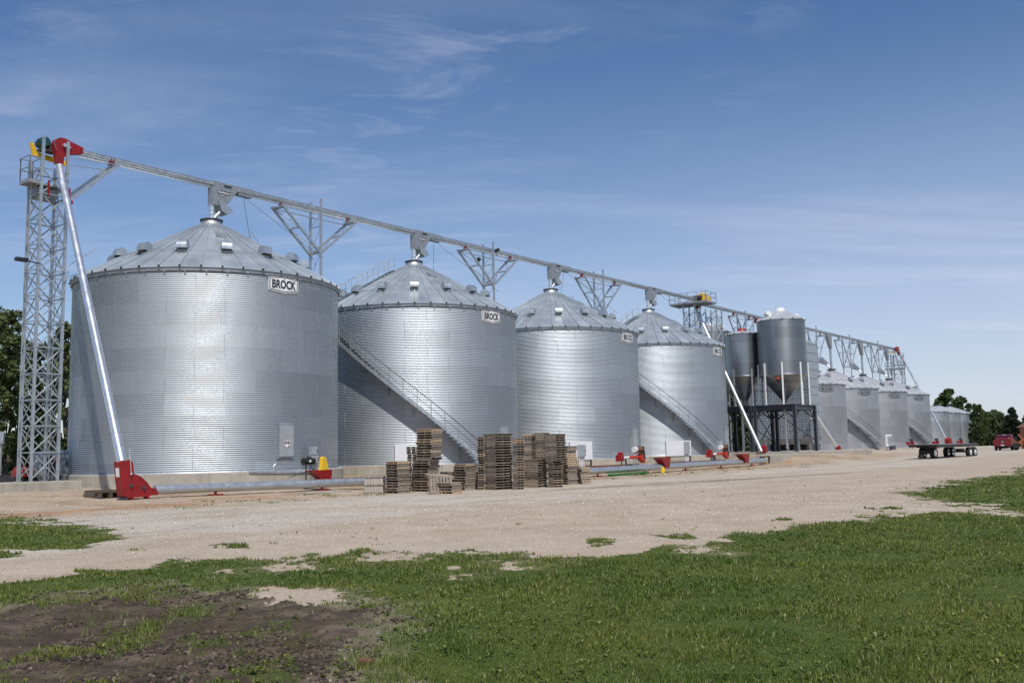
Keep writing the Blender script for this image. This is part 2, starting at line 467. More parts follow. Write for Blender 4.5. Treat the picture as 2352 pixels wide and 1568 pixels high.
g = m.n('ShaderNodeNewGeometry'); gp = m.geo()
f = m.noise(gp, .35, 5, .6); f2 = m.noise(gp, 2.5, 4, .6)
c = m.mix(m.mr(f, .40, .58, 0, 1), (.068, .128, .016), (.165, .190, .034))
c = m.mix(m.mr(f2, .4, .7, 0, .5), c, (.115, .135, .022))
c = m.mix(m.mr(g.outputs['Random Per Island'], .84, .93, 0, .75), c, (.27, .235, .13))
rp = m.mr(g.outputs['Random Per Island'], 0, .85, .6, 1.4)
hs_ = m.n('ShaderNodeHueSaturation'); m.l(c, hs_.inputs['Color']); m.l(rp, hs_.inputs['Value'])
m.col(hs_.outputs[0])
ts = m.n('ShaderNodeBsdfTranslucent'); m.l(hs_.outputs[0], ts.inputs[0])
mx = m.n('ShaderNodeMixShader'); mx.inputs[0].default_value = .25
m.l(m.b.outputs[0], mx.inputs[1]); m.l(ts.outputs[0], mx.inputs[2]); m.l(mx.outputs[0], m.t.nodes['Material Output'].inputs['Surface'])
M['blade'] = m.m
m = Mt('pebble', .85, 0, (.6, .56, .5)); g = m.n('ShaderNodeNewGeometry')
m.col(m.ramp(g.outputs['Random Per Island'], [(0, (.20, .165, .13)), (.3, (.44, .38, .32)), (.65, (.64, .58, .51)), (1, (.85, .80, .74))])); M['pebble'] = m.m
m = Mt('clod', .95, 0, (.1, .07, .05)); g = m.n('ShaderNodeNewGeometry')
m.col(m.ramp(g.outputs['Random Per Island'], [(0, (.025, .018, .014)), (.6, (.06, .043, .031)), (.92, (.13, .095, .07)), (1, (.22, .17, .125))])); M['clod'] = m.m
#@@SPLIT@@
# ------------------------------------------------------------------ the ground
def poly_px(pts): return np.array([at(*p) for p in pts])
def pip(X, Y, P):
    ins = np.zeros(X.shape, bool)
    x0, y0 = P[-1]
    for x1_, y1_ in P:
        with np.errstate(divide='ignore', invalid='ignore'):
            c_ = ((y1_ > Y) != (y0 > Y)) & (X < (x0 - x1_) * (Y - y1_) / (y0 - y1_ + 1e-12) + x1_)
        ins ^= c_; x0, y0 = x1_, y1_
    return ins
edge = [(0, 1337), (100, 1327), (200, 1312), (330, 1302), (380, 1288), (470, 1282), (620, 1274), (720, 1283), (830, 1268), (1000, 1272), (1130, 1272), (1210, 1268),
        (1300, 1280), (1440, 1266), (1500, 1245), (1560, 1252), (1640, 1240), (1660, 1228), (1780, 1222), (1830, 1212), (1900, 1204), (1960, 1186), (2067, 1180), (2160, 1176), (2240, 1170),
        (2275, 1160), (2160, 1150), (2088, 1136), (2115, 1122), (2180, 1108), (2257, 1096), (2352, 1081), (2420, 1066)]
MAIN = np.vstack([[(-60, -30), (-60, 2), (-22, 10.5), (-10.5, 12.2)], poly_px(edge), [(46, 70), (75, 104), (118, 150), (200, 190), (260, 60), (200, -60)]])
PATCH = poly_px([(-160, 1200), (-60, 1187), (0, 1187), (100, 1197), (180, 1205), (265, 1212), (270, 1240), (200, 1258), (60, 1268), (0, 1265), (-160, 1275)])
TUFTS = [poly_px(p) for p in ([(355, 1293), (380, 1284), (430, 1287), (420, 1298)], [(480, 1250), (520, 1246), (590, 1250), (580, 1259), (500, 1256)], [(1338, 1240), (1380, 1234), (1404, 1248), (1360, 1256)], [(1500, 1228), (1560, 1225), (1600, 1233), (1530, 1236)],
         [(180, 1310), (210, 1302), (245, 1308), (220, 1316)], [(1720, 1238), (1760, 1232), (1790, 1236), (1740, 1244)], [(1768, 1191), (1800, 1188), (1812, 1193), (1780, 1197)], [(-40, 1272), (0, 1270), (50, 1276), (0, 1284)], [(1990, 1168), (2060, 1164), (2080, 1170), (2010, 1174)], [(2170, 1160), (2210, 1157), (2230, 1161), (2180, 1164)])]
HOLES = [poly_px(p) for p in ([(640, 1296), (700, 1288), (760, 1292), (720, 1303), (650, 1306)], [(840, 1276), (930, 1270), (990, 1277), (900, 1286)], [(1050, 1316), (1090, 1308), (1110, 1318), (1070, 1326)], [(1160, 1290), (1200, 1284), (1240, 1290), (1190, 1300)], [(500, 1312), (540, 1308), (560, 1315), (520, 1320)], [(1540, 1258), (1600, 1250), (1650, 1258), (1590, 1264)], [(2210, 1176), (2290, 1168), (2352, 1172), (2300, 1182)], [(540, 1355), (620, 1345), (720, 1350), (790, 1365), (770, 1382), (680, 1392), (590, 1380)])]
SOIL = poly_px([(-260, 1425), (-60, 1420), (30, 1400), (100, 1372), (180, 1362), (330, 1345), (420, 1350), (560, 1372), (700, 1392), (830, 1392), (925, 1380), (935, 1410), (905, 1450), (900, 1480), (880, 1520), (840, 1568), (860, 1640), (560, 1700), (-260, 1700)])
def masks(X, Y):
    X = np.asarray(X, float); Y = np.asarray(Y, float)
    dd = np.hypot(X, Y)
    a = np.clip(dd / 18, .55, 2.2)
    wx = X + a * 1.0 * (fbm(X * .9, Y * .9, 3) - .5) + .35 * a * (vnoise(X * 5, Y * 5, 9) - .5) + .10 * (vnoise(X * 21, Y * 21, 4) - .5)
    wy = Y + a * 2.2 * (fbm(X * .7, Y * .7, 17) - .5) + .9 * a * (vnoise(X * 4, Y * 4, 21) - .5) + .25 * (vnoise(X * 19, Y * 19, 5) - .5)
    gr = pip(wx, wy, MAIN) | pip(wx, wy, PATCH)
    e_ = .32 * a
    soft = (gr.astype(float) + pip(wx + e_, wy + 1.6 * e_, MAIN) + pip(wx - e_, wy - 1.6 * e_, MAIN) + pip(wx, wy + 1.8 * e_, PATCH) * 1.0 + pip(wx, wy - 1.8 * e_, PATCH)) / 3
    sx = X + .9 * (wx - X); sy = Y + .75 * (wy - Y)
    for p in TUFTS:
        tf = pip(X + .45 * (wx - X), Y + .4 * (wy - Y), p) & (fbm(X * 6, Y * 4, 161) > .36); gr |= tf; soft = np.maximum(soft, tf * 1.0)
    hx = wx + .30 * a * (vnoise(X * 11, Y * 8, 63) - .5); hy = wy + .8 * a * (vnoise(X * 10, Y * 7, 67) - .5)
    hsf = 0
    for p in HOLES:
        gr &= ~pip(hx, hy, p); hsf = np.maximum(hsf, (pip(hx + .22, hy + .35, p) * 1.0 + pip(hx - .22, hy - .35, p) + pip(hx - .3, hy + .3, p) + pip(hx + .3, hy - .3, p)) / 4)
    # thin places and scattered tufts close to the edge
    ra = fbm(X * 1.7, Y * 1.0, 31)
    near = pip(X + 1.6, Y + 1.2, MAIN) != pip(X - 1.6, Y - 1.6, MAIN)
    gr &= ~(near & (ra > .66))
    gr |= near & (ra < .27) & (Y < 60)
    so = pip(sx, sy, SOIL) & ~pip(hx, hy, HOLES[-1])
    sof = (so.astype(float) + pip(sx + .45, sy + .5, SOIL) + pip(sx - .45, sy + .4, SOIL) + pip(sx - .3, sy - .55, SOIL) + pip(sx + .35, sy - .5, SOIL)) / 5 * (1 - pip(hx, hy, HOLES[-1]))
    sof = ss(sof + .5 * (fbm(X * 3.3, Y * 2.4, 53) - .5), .1, .95)
    k = fbm(X * 1.15, Y * .8, 41) + .13 * (vnoise(X * 7, Y * 7, 43) - .5)
    corner = ss(-X, 1.6, 4.2) * ss(9.6 - Y, 0, 2.2)
    sg = so & ((k + .13 * corner + .07 * ss(7.9 - Y, 0, 1.0) > .655) | (vnoise(X * 9, Y * 9, 47) * fbm(X * 2, Y * 2, 49) > .52))
    gr = np.where(sof > .02, np.maximum(gr * (1 - sof) ** 1.3, sg * .55 + .10 * (fbm(X * 5, Y * 5, 57) > .5)), gr * 1.0)
    gr = np.clip(gr, 0, 1) * np.clip(.15 + soft, 0, 1) * (1 - .85 * hsf)
    t, l = tl(X, Y)
    q = fbm(X * .35, Y * .35, 55)
    far = ss(t, -60, -20)
    ear = np.clip(1.3 * (1 - ss(l + 3.2 * (q - .5), 15.0, 19.5)), 0, 1) * (1 - ss(t, 66, 95)) * ss(t, -75, -30) * np.clip(.55 + 1.4 * (fbm(X * .2, Y * .6, 77) - .35), .2, 1)
    clay = np.clip(1 - np.abs(l + 1.2 * (q - .5) - 14.9) / 1.0, 0, 1) * ss(-t, 3, 14) * ss(t, -40, -20) * .9 + .8 * np.clip(1 - np.abs(l + 2 * (q - .5) - 13.8) / .7, 0, 1) * ss(q, .45, .6)
    damp = .75 * np.clip(1.15 - ((t - 13) / 11) ** 2 - ((l - 25.0 - .28 * (t - 13)) / 1.5) ** 2 + 1.2 * (q - .5), 0, 1) * ss(fbm(X * .35, Y * .8, 71), .2, .5)
    tan = np.clip(ss(l + 5 * (q - .5) + 4 * (fbm(X * .9, Y * .9, 33) - .5), 25.5, 30) * .85 + .5 * ss(fbm(X * .12, Y * .3, 64), .5, .62), 0, 1)
    lane = 0
    for lc, sg_ in ((17.9, .28), (19.7, .25), (22.2, .3), (24.1, .28)):
        lane = np.maximum(lane, np.exp(-((l + .02 * t + 1.2 * np.sin(t * .05 + lc) - lc) / sg_) ** 2))
    track = .42 * lane * ss(fbm(X * .5, Y * .5, 101), .3, .6) + .25 * ss(fbm(X * .45 + 7, Y * .9, 103), .58, .72)
    # far country beyond the yard is green
    back = (l < -16 + 3 * (q - .5) * 2) & (t > -400)
    farg = back | ((Y > 168) & (l < 60)) | (X > 75 + .12 * Y)
    leftg = (t < -62) & (l < 3)
    gr = np.maximum(gr, (farg | leftg) * 1.0)
    return gr, sof, ear, np.clip(clay, 0, 1), damp, tan, np.clip(track, 0, .6)
ang = np.concatenate([np.linspace(-180, -46, 50)[:-1], np.linspace(-46, 46, 980), np.linspace(46, 180, 50)[1:]])
ang = np.radians(ang)                                     # 0 is +Y, clockwise
rad = np.concatenate([[.6, 1.5, 2.6, 3.8, 4.8], 5.6 * np.exp(np.linspace(0, math.log(220 / 5.6), 620)), [280, 380, 560, 900, 1600, 3000, 6000]])
A_, R_ = np.meshgrid(ang, rad)
GX = R_ * np.sin(A_); GY = R_ * np.cos(A_)
gm = masks(GX, GY)
soilz = gm[1] * ss(fbm(GX * 1.3, GY * 1.3, 61), .2, .8)
GZ = gh(GX, GY) + np.where(R_ < 80, (fbm(GX * .6, GY * .6, 8) - .5) * .05 + (fbm(GX * 4, GY * 4, 12) - .5) * .02, 0) + gm[1] * ((fbm(GX * 2.2, GY * 2.2, 61, 5) - .42) * .16)
nA, nR = len(ang), len(rad)
ii, jj = np.meshgrid(np.arange(nR - 1), np.arange(nA - 1), indexing='ij')
F = np.stack([ii * nA + jj, (ii + 1) * nA + jj, (ii + 1) * nA + jj + 1, ii * nA + jj + 1], -1).reshape(-1, 4)[:, ::-1]
ground = npmesh('ground', np.stack([GX, GY, GZ], -1).reshape(-1, 3), F, M['ground'], smooth=True)
for nm_, a_ in zip(('grass', 'soil', 'earth', 'clay', 'damp', 'tan', 'track'), gm):
    at_ = ground.data.attributes.new(nm_, 'FLOAT', 'POINT')
    at_.data.foreach_set('value', np.ascontiguousarray(a_.ravel(), dtype=np.float32))
tag(ground, kind='structure')

def gz_fine(X, Y, so):
    return gh(X, Y) + (fbm(X * .6, Y * .6, 8) - .5) * .05 + (fbm(X * 4, Y * 4, 12) - .5) * .02 + so * ((fbm(X * 2.2, Y * 2.2, 61, 5) - .42) * .16)
def scatter(n, r0, r1, p=1.0, half=40):
    u = rng.random(n)
    r = (r0 ** (1 - p) + u * (r1 ** (1 - p) - r0 ** (1 - p))) ** (1 / (1 - p)) if p != 1 else r0 * (r1 / r0) ** u
    a = np.radians(rng.uniform(-half, half, n))
    return r * np.sin(a), r * np.cos(a), r
def make_grass():
    X, Y, r = scatter(780000, 5.7, 80, 1.15)
    g_, s_, *_ = masks(X, Y)
    thin = fbm(X * .9, Y * .9, 131); keep = (g_ > rng.random(len(X)) * .96 + .02) & ~((thin > .62) & (rng.random(len(X)) < .35) & (s_ < .5))
    tt, ll = tl(X, Y)
    keep |= (fbm(X * 1.8, Y * 1.8, 141) > .64) & (ll > 14.2) & (ll < 17.6) & (tt > -14) & (tt < 45) & (rng.random(len(X)) < .7)
    keep |= (g_ < .5) & (s_ < .5) & (fbm(X * 3.1, Y * 2.0, 143) > .80) & (ll > 26.5) & (Y < 45) & (rng.random(len(X)) < .6)
    X, Y, r, s_ = X[keep], Y[keep], r[keep], s_[keep]
    n = len(X); Z = gz_fine(X, Y, s_)
    h = rng.uniform(.011, .031, n) * (.55 + 1.5 * ss(fbm(X * 2.4, Y * 2.4, 91), .35, .72)) * (1 + .5 * (fbm(X * .5, Y * .5, 92) - .4)) * np.clip(.85 + r / 60, .85, 1.6)
    h = h * (1 + .35 * s_)
    w = rng.uniform(.0030, .0056, n) * np.clip(r / 7, 1, 12)
    th = rng.uniform(0, 2 * pi, n); lean = rng.uniform(.1, 1.0, n) * h; la = rng.uniform(0, 2 * pi, n)
    V = np.empty((n, 3, 3))
    V[:, 0] = np.stack([X - w * np.cos(th), Y - w * np.sin(th), Z - .004], -1)
    V[:, 1] = np.stack([X + w * np.cos(th), Y + w * np.sin(th), Z - .004], -1)
    V[:, 2] = np.stack([X + lean * np.cos(la), Y + lean * np.sin(la), Z + h], -1)
    o = npmesh('grass', V.reshape(-1, 3), np.arange(3 * n).reshape(-1, 3), M['blade'])
    tag(o, 'short green mown grass growing on the lawn before the gravel', 'grass', kind='stuff')
make_grass()
def lumps(name, X, Y, Z, S, mat, flat=.6):
    """many small angular stones as one mesh"""
    oc = np.array([(1, 0, 0), (-1, 0, 0), (0, 1, 0), (0, -1, 0), (0, 0, 1), (0, 0, -1)], float)
    fc = np.array([(0, 2, 4), (2, 1, 4), (1, 3, 4), (3, 0, 4), (2, 0, 5), (1, 2, 5), (3, 1, 5), (0, 3, 5)])
    n = len(X)
    V = oc[None] * S[:, None, None] * rng.uniform(.55, 1.25, (n, 6, 1)); V[:, :, 2] *= flat
    a = rng.uniform(0, 2 * pi, n); ca, sa = np.cos(a)[:, None], np.sin(a)[:, None]
    x = V[:, :, 0] * ca - V[:, :, 1] * sa; y = V[:, :, 0] * sa + V[:, :, 1] * ca
    V = np.stack([x + X[:, None], y + Y[:, None], V[:, :, 2] + rng.uniform(-.35, .35, (n, 6)) * S[:, None] + Z[:, None]], -1)
    F = (fc[None] + 6 * np.arange(n)[:, None, None]).reshape(-1, 3)
    return npmesh(name, V.reshape(-1, 3), F, mat)
X, Y, r = scatter(120000, 6, 60, 1.05)
g_, s_, *_ = masks(X, Y)
k = (g_ < .6) & (s_ < .6); X, Y, r = X[k], Y[k], r[k]
S = rng.uniform(.003, .010, len(X)) * np.clip(r / 14, .9, 2.0) * np.where(rng.random(len(X)) < .04, 1.8, 1)
tag(lumps('gravel', X, Y, gz_fine(X, Y, 0 * X) + S * .2, S, M['pebble']), 'pale loose gravel stones lying on the yard', 'gravel', kind='stuff')
X, Y, r = scatter(42000, 5.7, 17, 1.3)
g_, s_, *_ = masks(X, Y)
k = (s_ > .35 + .5 * rng.random(len(X))); X, Y, r = X[k], Y[k], r[k]
cl = ss(fbm(X * 1.6, Y * 1.6, 88), .42, .62); k = rng.random(len(X)) < (.25 + .75 * cl); X, Y, cl = X[k], Y[k], cl[k]
S = rng.uniform(.004, .016, len(X)) * (1 + 1.0 * cl) * np.where(rng.random(len(X)) < .02, 2.0, 1)
tag(lumps('soil_clods', X, Y, gz_fine(X, Y, 1 + 0 * X) + S * .1, S, M['clod'], .6), 'dark crumbly soil clods on the bare patch of the lawn', 'soil', kind='stuff')
def rosettes():
    X, Y, r = scatter(4200, 5.8, 34, 1.1); g_, s_, *_ = masks(X, Y)
    k = (g_ > .25) & (fbm(X * .7, Y * .7, 151) > .44); X, Y, r, s_ = X[k], Y[k], r[k], s_[k]; n = len(X); L = 7
    Z = gz_fine(X, Y, s_); a = rng.uniform(0, 2 * pi, (n, L)); q = rng.uniform(.016, .040, (n, L)); w = q * .34; up = rng.uniform(.2, .9, (n, L)) * q
    cx_, cy_ = X[:, None], Y[:, None]; ca, sa = np.cos(a), np.sin(a); z_ = Z[:, None] + .016
    V = np.stack([np.stack([cx_ + 0 * q, cy_ + 0 * q, z_ + 0 * q], -1), np.stack([cx_ + q * .6 * ca - w * sa, cy_ + q * .6 * sa + w * ca, z_ + up], -1), np.stack([cx_ + q * ca, cy_ + q * sa, z_ + up * .8], -1), np.stack([cx_ + q * .6 * ca + w * sa, cy_ + q * .6 * sa - w * ca, z_ + up], -1)], 2).reshape(-1, 3)
    o = npmesh('weeds', V, np.arange(4 * n * L).reshape(-1, 4), M['blade']); tag(o, 'low broad leaved weeds scattered through the lawn', 'weeds', kind='stuff')
rosettes()
# a few stones large enough to count
def rock(px, py, s, mat, label, flat=.55):
    x, y = at(px, py); random.seed(int(px * 7 + py))
    mb = MB(); vs = []; seg = 9
    rings = [(0.0, -.2), (.75, -.15), (1.0, .1), (.85, .45), (.45, .72), (0.0, .8)]
    for r_, z_ in rings:
        for i in range(seg):
            q = r_ * random.uniform(.8, 1.15)
            vs.append((s * q * cos(2 * pi * i / seg) * 1.3, s * q * sin(2 * pi * i / seg) * .8, s * flat * (z_ + (random.uniform(-.08, .08) if 0 < r_ < 1 else 0))))
    fs = [(k * seg + i, k * seg + (i + 1) % seg, (k + 1) * seg + (i + 1) % seg, (k + 1) * seg + i) for k in range(5) for i in range(seg)]
    mb.add(vs, fs)
    o = mb.build('rock', mat, loc=(x, y, float(gz_fine(np.array([x]), np.array([y]), np.array([1.0]))[0])))
    o.rotation_euler = (0, 0, random.uniform(0, 6))
    tag(o, label, 'rock', 'rocks on the bare soil')
rock(62, 1463, .07, M['clod'], 'dark angular rock at the left end of the bare soil patch')
rock(345, 1457, .035, M['clod'], 'small brown rock alone in the middle of the bare soil patch')
rock(135, 1425, .08, M['clod'], 'flat pale clod at the upper left of the bare soil patch', .3)
mb = MB(); mb.box((0, 0, .022), (.125, .062, .045)); x, y = at(840, 1527)
b_ = mb.build('brick', M['rust'], loc=(x, y, float(gh(x, y)) + .005), bevel=.006); b_.rotation_euler = (.05, .03, -.1)
tag(b_, 'small weathered brick lying on the soil at the bottom of the photo', 'brick')

# ------------------------------------------------------------------ text helpers
def text_mesh(s, size, xs=1.0, extrude=.004, offset=0.012):
    cu = bpy.data.curves.new('letters', 'FONT'); cu.body = s; cu.size = size
    cu.align_x = 'CENTER'; cu.align_y = 'CENTER'; cu.extrude = extrude; cu.offset = offset; cu.resolution_u = 3
    o = bpy.data.objects.new('letters', cu); COL.objects.link(o)
    bpy.context.view_layer.update()
    me = bpy.data.meshes.new_from_object(o.evaluated_get(bpy.context.evaluated_depsgraph_get()))
    bpy.data.objects.remove(o); bpy.data.curves.remove(cu)
    co = [v_.co.copy() for v_ in me.vertices]; fs = [tuple(p.vertices) for p in me.polygons]
    bpy.data.meshes.remove(me)
    return [(c_.x * xs, c_.y, c_.z) for c_ in co], fs

# ------------------------------------------------------------------ bins (local: X along the row, -Y towards the yard)
def onR(r, a, z=0):
    a = radians(a); return (r * sin(a), -r * cos(a), z)
CW = 1
def corr_wall(R, z0, z1, pitch, amp, nseg, spp, mat, parent, name='wall'):
    n = int(round((z1 - z0) / pitch * spp)); z = np.linspace(z0, z1, n + 1)
    r = R + amp * np.sin(2 * pi * (z - z0) / pitch)
    a = np.linspace(0, 2 * pi, nseg + 1)[:-1]
    V = np.stack([r[:, None] * np.cos(a), r[:, None] * np.sin(a), np.repeat(z[:, None], nseg, 1)], -1).reshape(-1, 3)
    i, j = np.meshgrid(np.arange(n), np.arange(nseg), indexing='ij')
    F = np.stack([i * nseg + j, i * nseg + (j + 1) % nseg, (i + 1) * nseg + (j + 1) % nseg, (i + 1) * nseg + j], -1).reshape(-1, 4)
    return npmesh(name, V, F, mat, parent, smooth=True)
def cone_roof(R, z0, r1, z1, n, mat, parent, rib=.05, name='roof', rsub=1):
    mb = MB(); ends = MB()
    da = 2 * pi / n; sl = (z1 - z0) / (R - r1)
    P = lambda r, a, dz=0: (r * cos(a), r * sin(a), z0 + (R - r) * sl + dz)
    for k in range(n):
        a0, a1 = k * da, (k + 1) * da
        rm = R * .62
        mb.add([P(R, a0), P(R, a1), P(rm, a1), P(rm, a0), P(r1, a1), P(r1, a0)], [(0, 1, 2, 3), (3, 2, 4, 5)])
        # standing rib, folded sheet flared towards the eave
        for ra, rb, wa, wb in ((R + .015, r1 + .04, .045, .02),):
            ha = rib
            c, s_ = cos(a0), sin(a0); tx, ty = -s_, c
            q = []
            for r_, w_, h_ in ((ra, wa, ha), (rb, wb, ha * .7)):
                b0 = P(r_, a0, .0); 
                q += [(b0[0] - tx * w_, b0[1] - ty * w_, b0[2] - .003), (b0[0] + tx * w_, b0[1] + ty * w_, b0[2] - .003), (b0[0] + tx * w_ * .85, b0[1] + ty * w_ * .85, b0[2] + h_), (b0[0] - tx * w_ * .85, b0[1] - ty * w_ * .85, b0[2] + h_)]
            mb.add(q, [(0, 1, 2, 3), (4, 7, 6, 5), (1, 5, 6, 2), (3, 2, 6, 7), (0, 3, 7, 4)])
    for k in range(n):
        a0 = k * da; ends.box((*[q_ for q_ in P(R + .02, a0)[:2]], z0 + .02), (.05, .09, .10), rz=a0)  # black blocks painted in for the shade at the rib ends
    # folded lip at the eave
    for k in range(n):
        a0, a1 = k * da, (k + 1) * da
        mb.add([P(R, a0), P(R, a1), P(R, a1, -.035), P(R, a0, -.035)], [(0, 3, 2, 1)])
        mb.add([P(R, a0, -.035), P(R, a1, -.035), (*[x * (R - .14) / R for x in P(R, a1)[:2]], z0 - .035), (*[x * (R - .14) / R for x in P(R, a0)[:2]], z0 - .035)], [(0, 3, 2, 1)])
    o_ = mb.build(name, mat, parent); ends.build('rib_end_shade', M['black'], o_)['kind'] = 'stuff'
    return o_
def make_vent(w=.56, hgt=.52, depth=.68):
    """rounded roof ventilator, opening downhill; local -Y is downhill"""
    mb = MB(); seg = 12
    prof = [(-depth / 2, 0.0), (-depth / 2, .10)] + [(-depth / 2 * cos(pi * i / seg), .10 + (hgt - .10) * sin(pi * i / seg)) for i in range(1, seg)] + [(depth / 2, .10), (depth / 2, -.25), (-.02, -.2), (-.02, 0.0)]
    mb.prism(prof, (-w / 2, 0, 0), (0, 1, 0), (0, 0, 1), (1, 0, 0), w)
    mb.box((0, .14, -.12), (w * .8, .3, .3))
    return mb
vent_cache = {}
def put_vent(parent, r, a, R, z0, sl, key='v', size=1.0, mat=None):
    z = z0 + (R - r) * sl
    if key not in vent_cache:
        o = make_vent(.52 * size, .45 * size, .60 * size).build('roof_vent', mat or M['galv'], parent, bevel=0)
        mb = MB(); mb.box((0, -.15 * size, -.02), (.44 * size, .26 * size, .02)); mb.build('vent_opening', M['opening'], o)
        vent_cache[key] = o
    else:
        o = copy_tree(vent_cache[key], parent)
    o.location = onR(r, a, z + .12 * size); o.rotation_euler = (0, 0, radians(a))
    return o
def ring_tube(r, z, rr, n=90, clips=0):
    mb = MB()
    pts = [(r * cos(2 * pi * i / n), r * sin(2 * pi * i / n), z) for i in range(n + 1)]
    for a, b in zip(pts[:-1], pts[1:]): mb.tube(a, b, rr, seg=5, cap=False)
    for k in range(clips):
        a = 2 * pi * k / clips; mb.box((r * cos(a), r * sin(a), z), (.05, .05, .10), rz=a)
    return mb
BINR = 7.05
def badge(parent, R, ang0, z, w, h, text, style):
    """a sign bent to the wall: plate, inner field and letters"""
    s0 = radians(ang0) * R
    def bend(x, y, off): 
        a = (s0 + x) / R; return ((R + off) * sin(a), -(R + off) * cos(a), z + y)
    def hexp(w_, h_, ns=10):
        tp = lambda x: h_ / 2 * (1 - .30 * abs(x) / (w_ / 2))
        xs = np.linspace(-w_ / 2, w_ / 2, 2 * ns + 1)
        if style == 'hex': return [(x, -tp(x)) for x in xs], [(x, tp(x)) for x in xs]
        q = lambda x: h_ / 2 * (1 - abs(2 * x / w_) ** 2.6) ** (1 / 2.0)
        return [(x, -q(x)) for x in xs], [(x, q(x)) for x in xs]
    def plate(w_, h_, off, name, mat, par, thick=.012):
        lo, up = hexp(w_, h_); n = len(lo)
        vs = [bend(x, y, off) for x, y in lo] + [bend(x, y, off) for x, y in up] + [bend(x, y, off - thick) for x, y in lo] + [bend(x, y, off - thick) for x, y in up]
        fs = [(i, i + 1, n + i + 1, n + i) for i in range(n - 1)]
        fs += [(i + 2 * n, i + 1 + 2 * n, i + 1, i) for i in range(n - 1)] + [(n + i, n + i + 1, 3 * n + i + 1, 3 * n + i) for i in range(n - 1)] + [(0, n, 3 * n, 2 * n), (n - 1, 3 * n - 1, 4 * n - 1, 2 * n - 1)]
        return MB().add(vs, fs).build(name, mat, par)
    if style == 'hex':
        p = plate(w, h, .045, 'badge', M['white'], parent, .04)
        plate(w * .955, h * .90, .050, 'badge_outline', M['black'], p, .004)
        plate(w * .905, h * .79, .055, 'badge_field', M['white'], p, .004)
        ts_, mt_ = h * .62, M['black']
    else:
        p = plate(w, h, .030, 'badge', M['darksteel'], parent, .025)
        plate(w * .93, h * .78, .035, 'badge_field', M['galvd'], p, .004)
        ts_, mt_ = h * .62, M['black']
    vs, fs = text_mesh(text, ts_, offset=.020 if style == 'hex' else .01)
    xs = [v_[0] for v_ in vs]; sc = w * (.80 if style == 'hex' else .66) / (max(xs) - min(xs)); xm = (max(xs) + min(xs)) / 2
    ys = [v_[1] for v_ in vs]; ym = (max(ys) + min(ys)) / 2; yh = h * (.50 if style == 'hex' else .45) / (max(ys) - min(ys))
    vs = [bend((x - xm) * sc, (y - ym) * yh, (.060 if style == 'hex' else .040) + zz) for x, y, zz in vs]
    MB().add(vs, fs).build('letters', mt_, p)
    return p
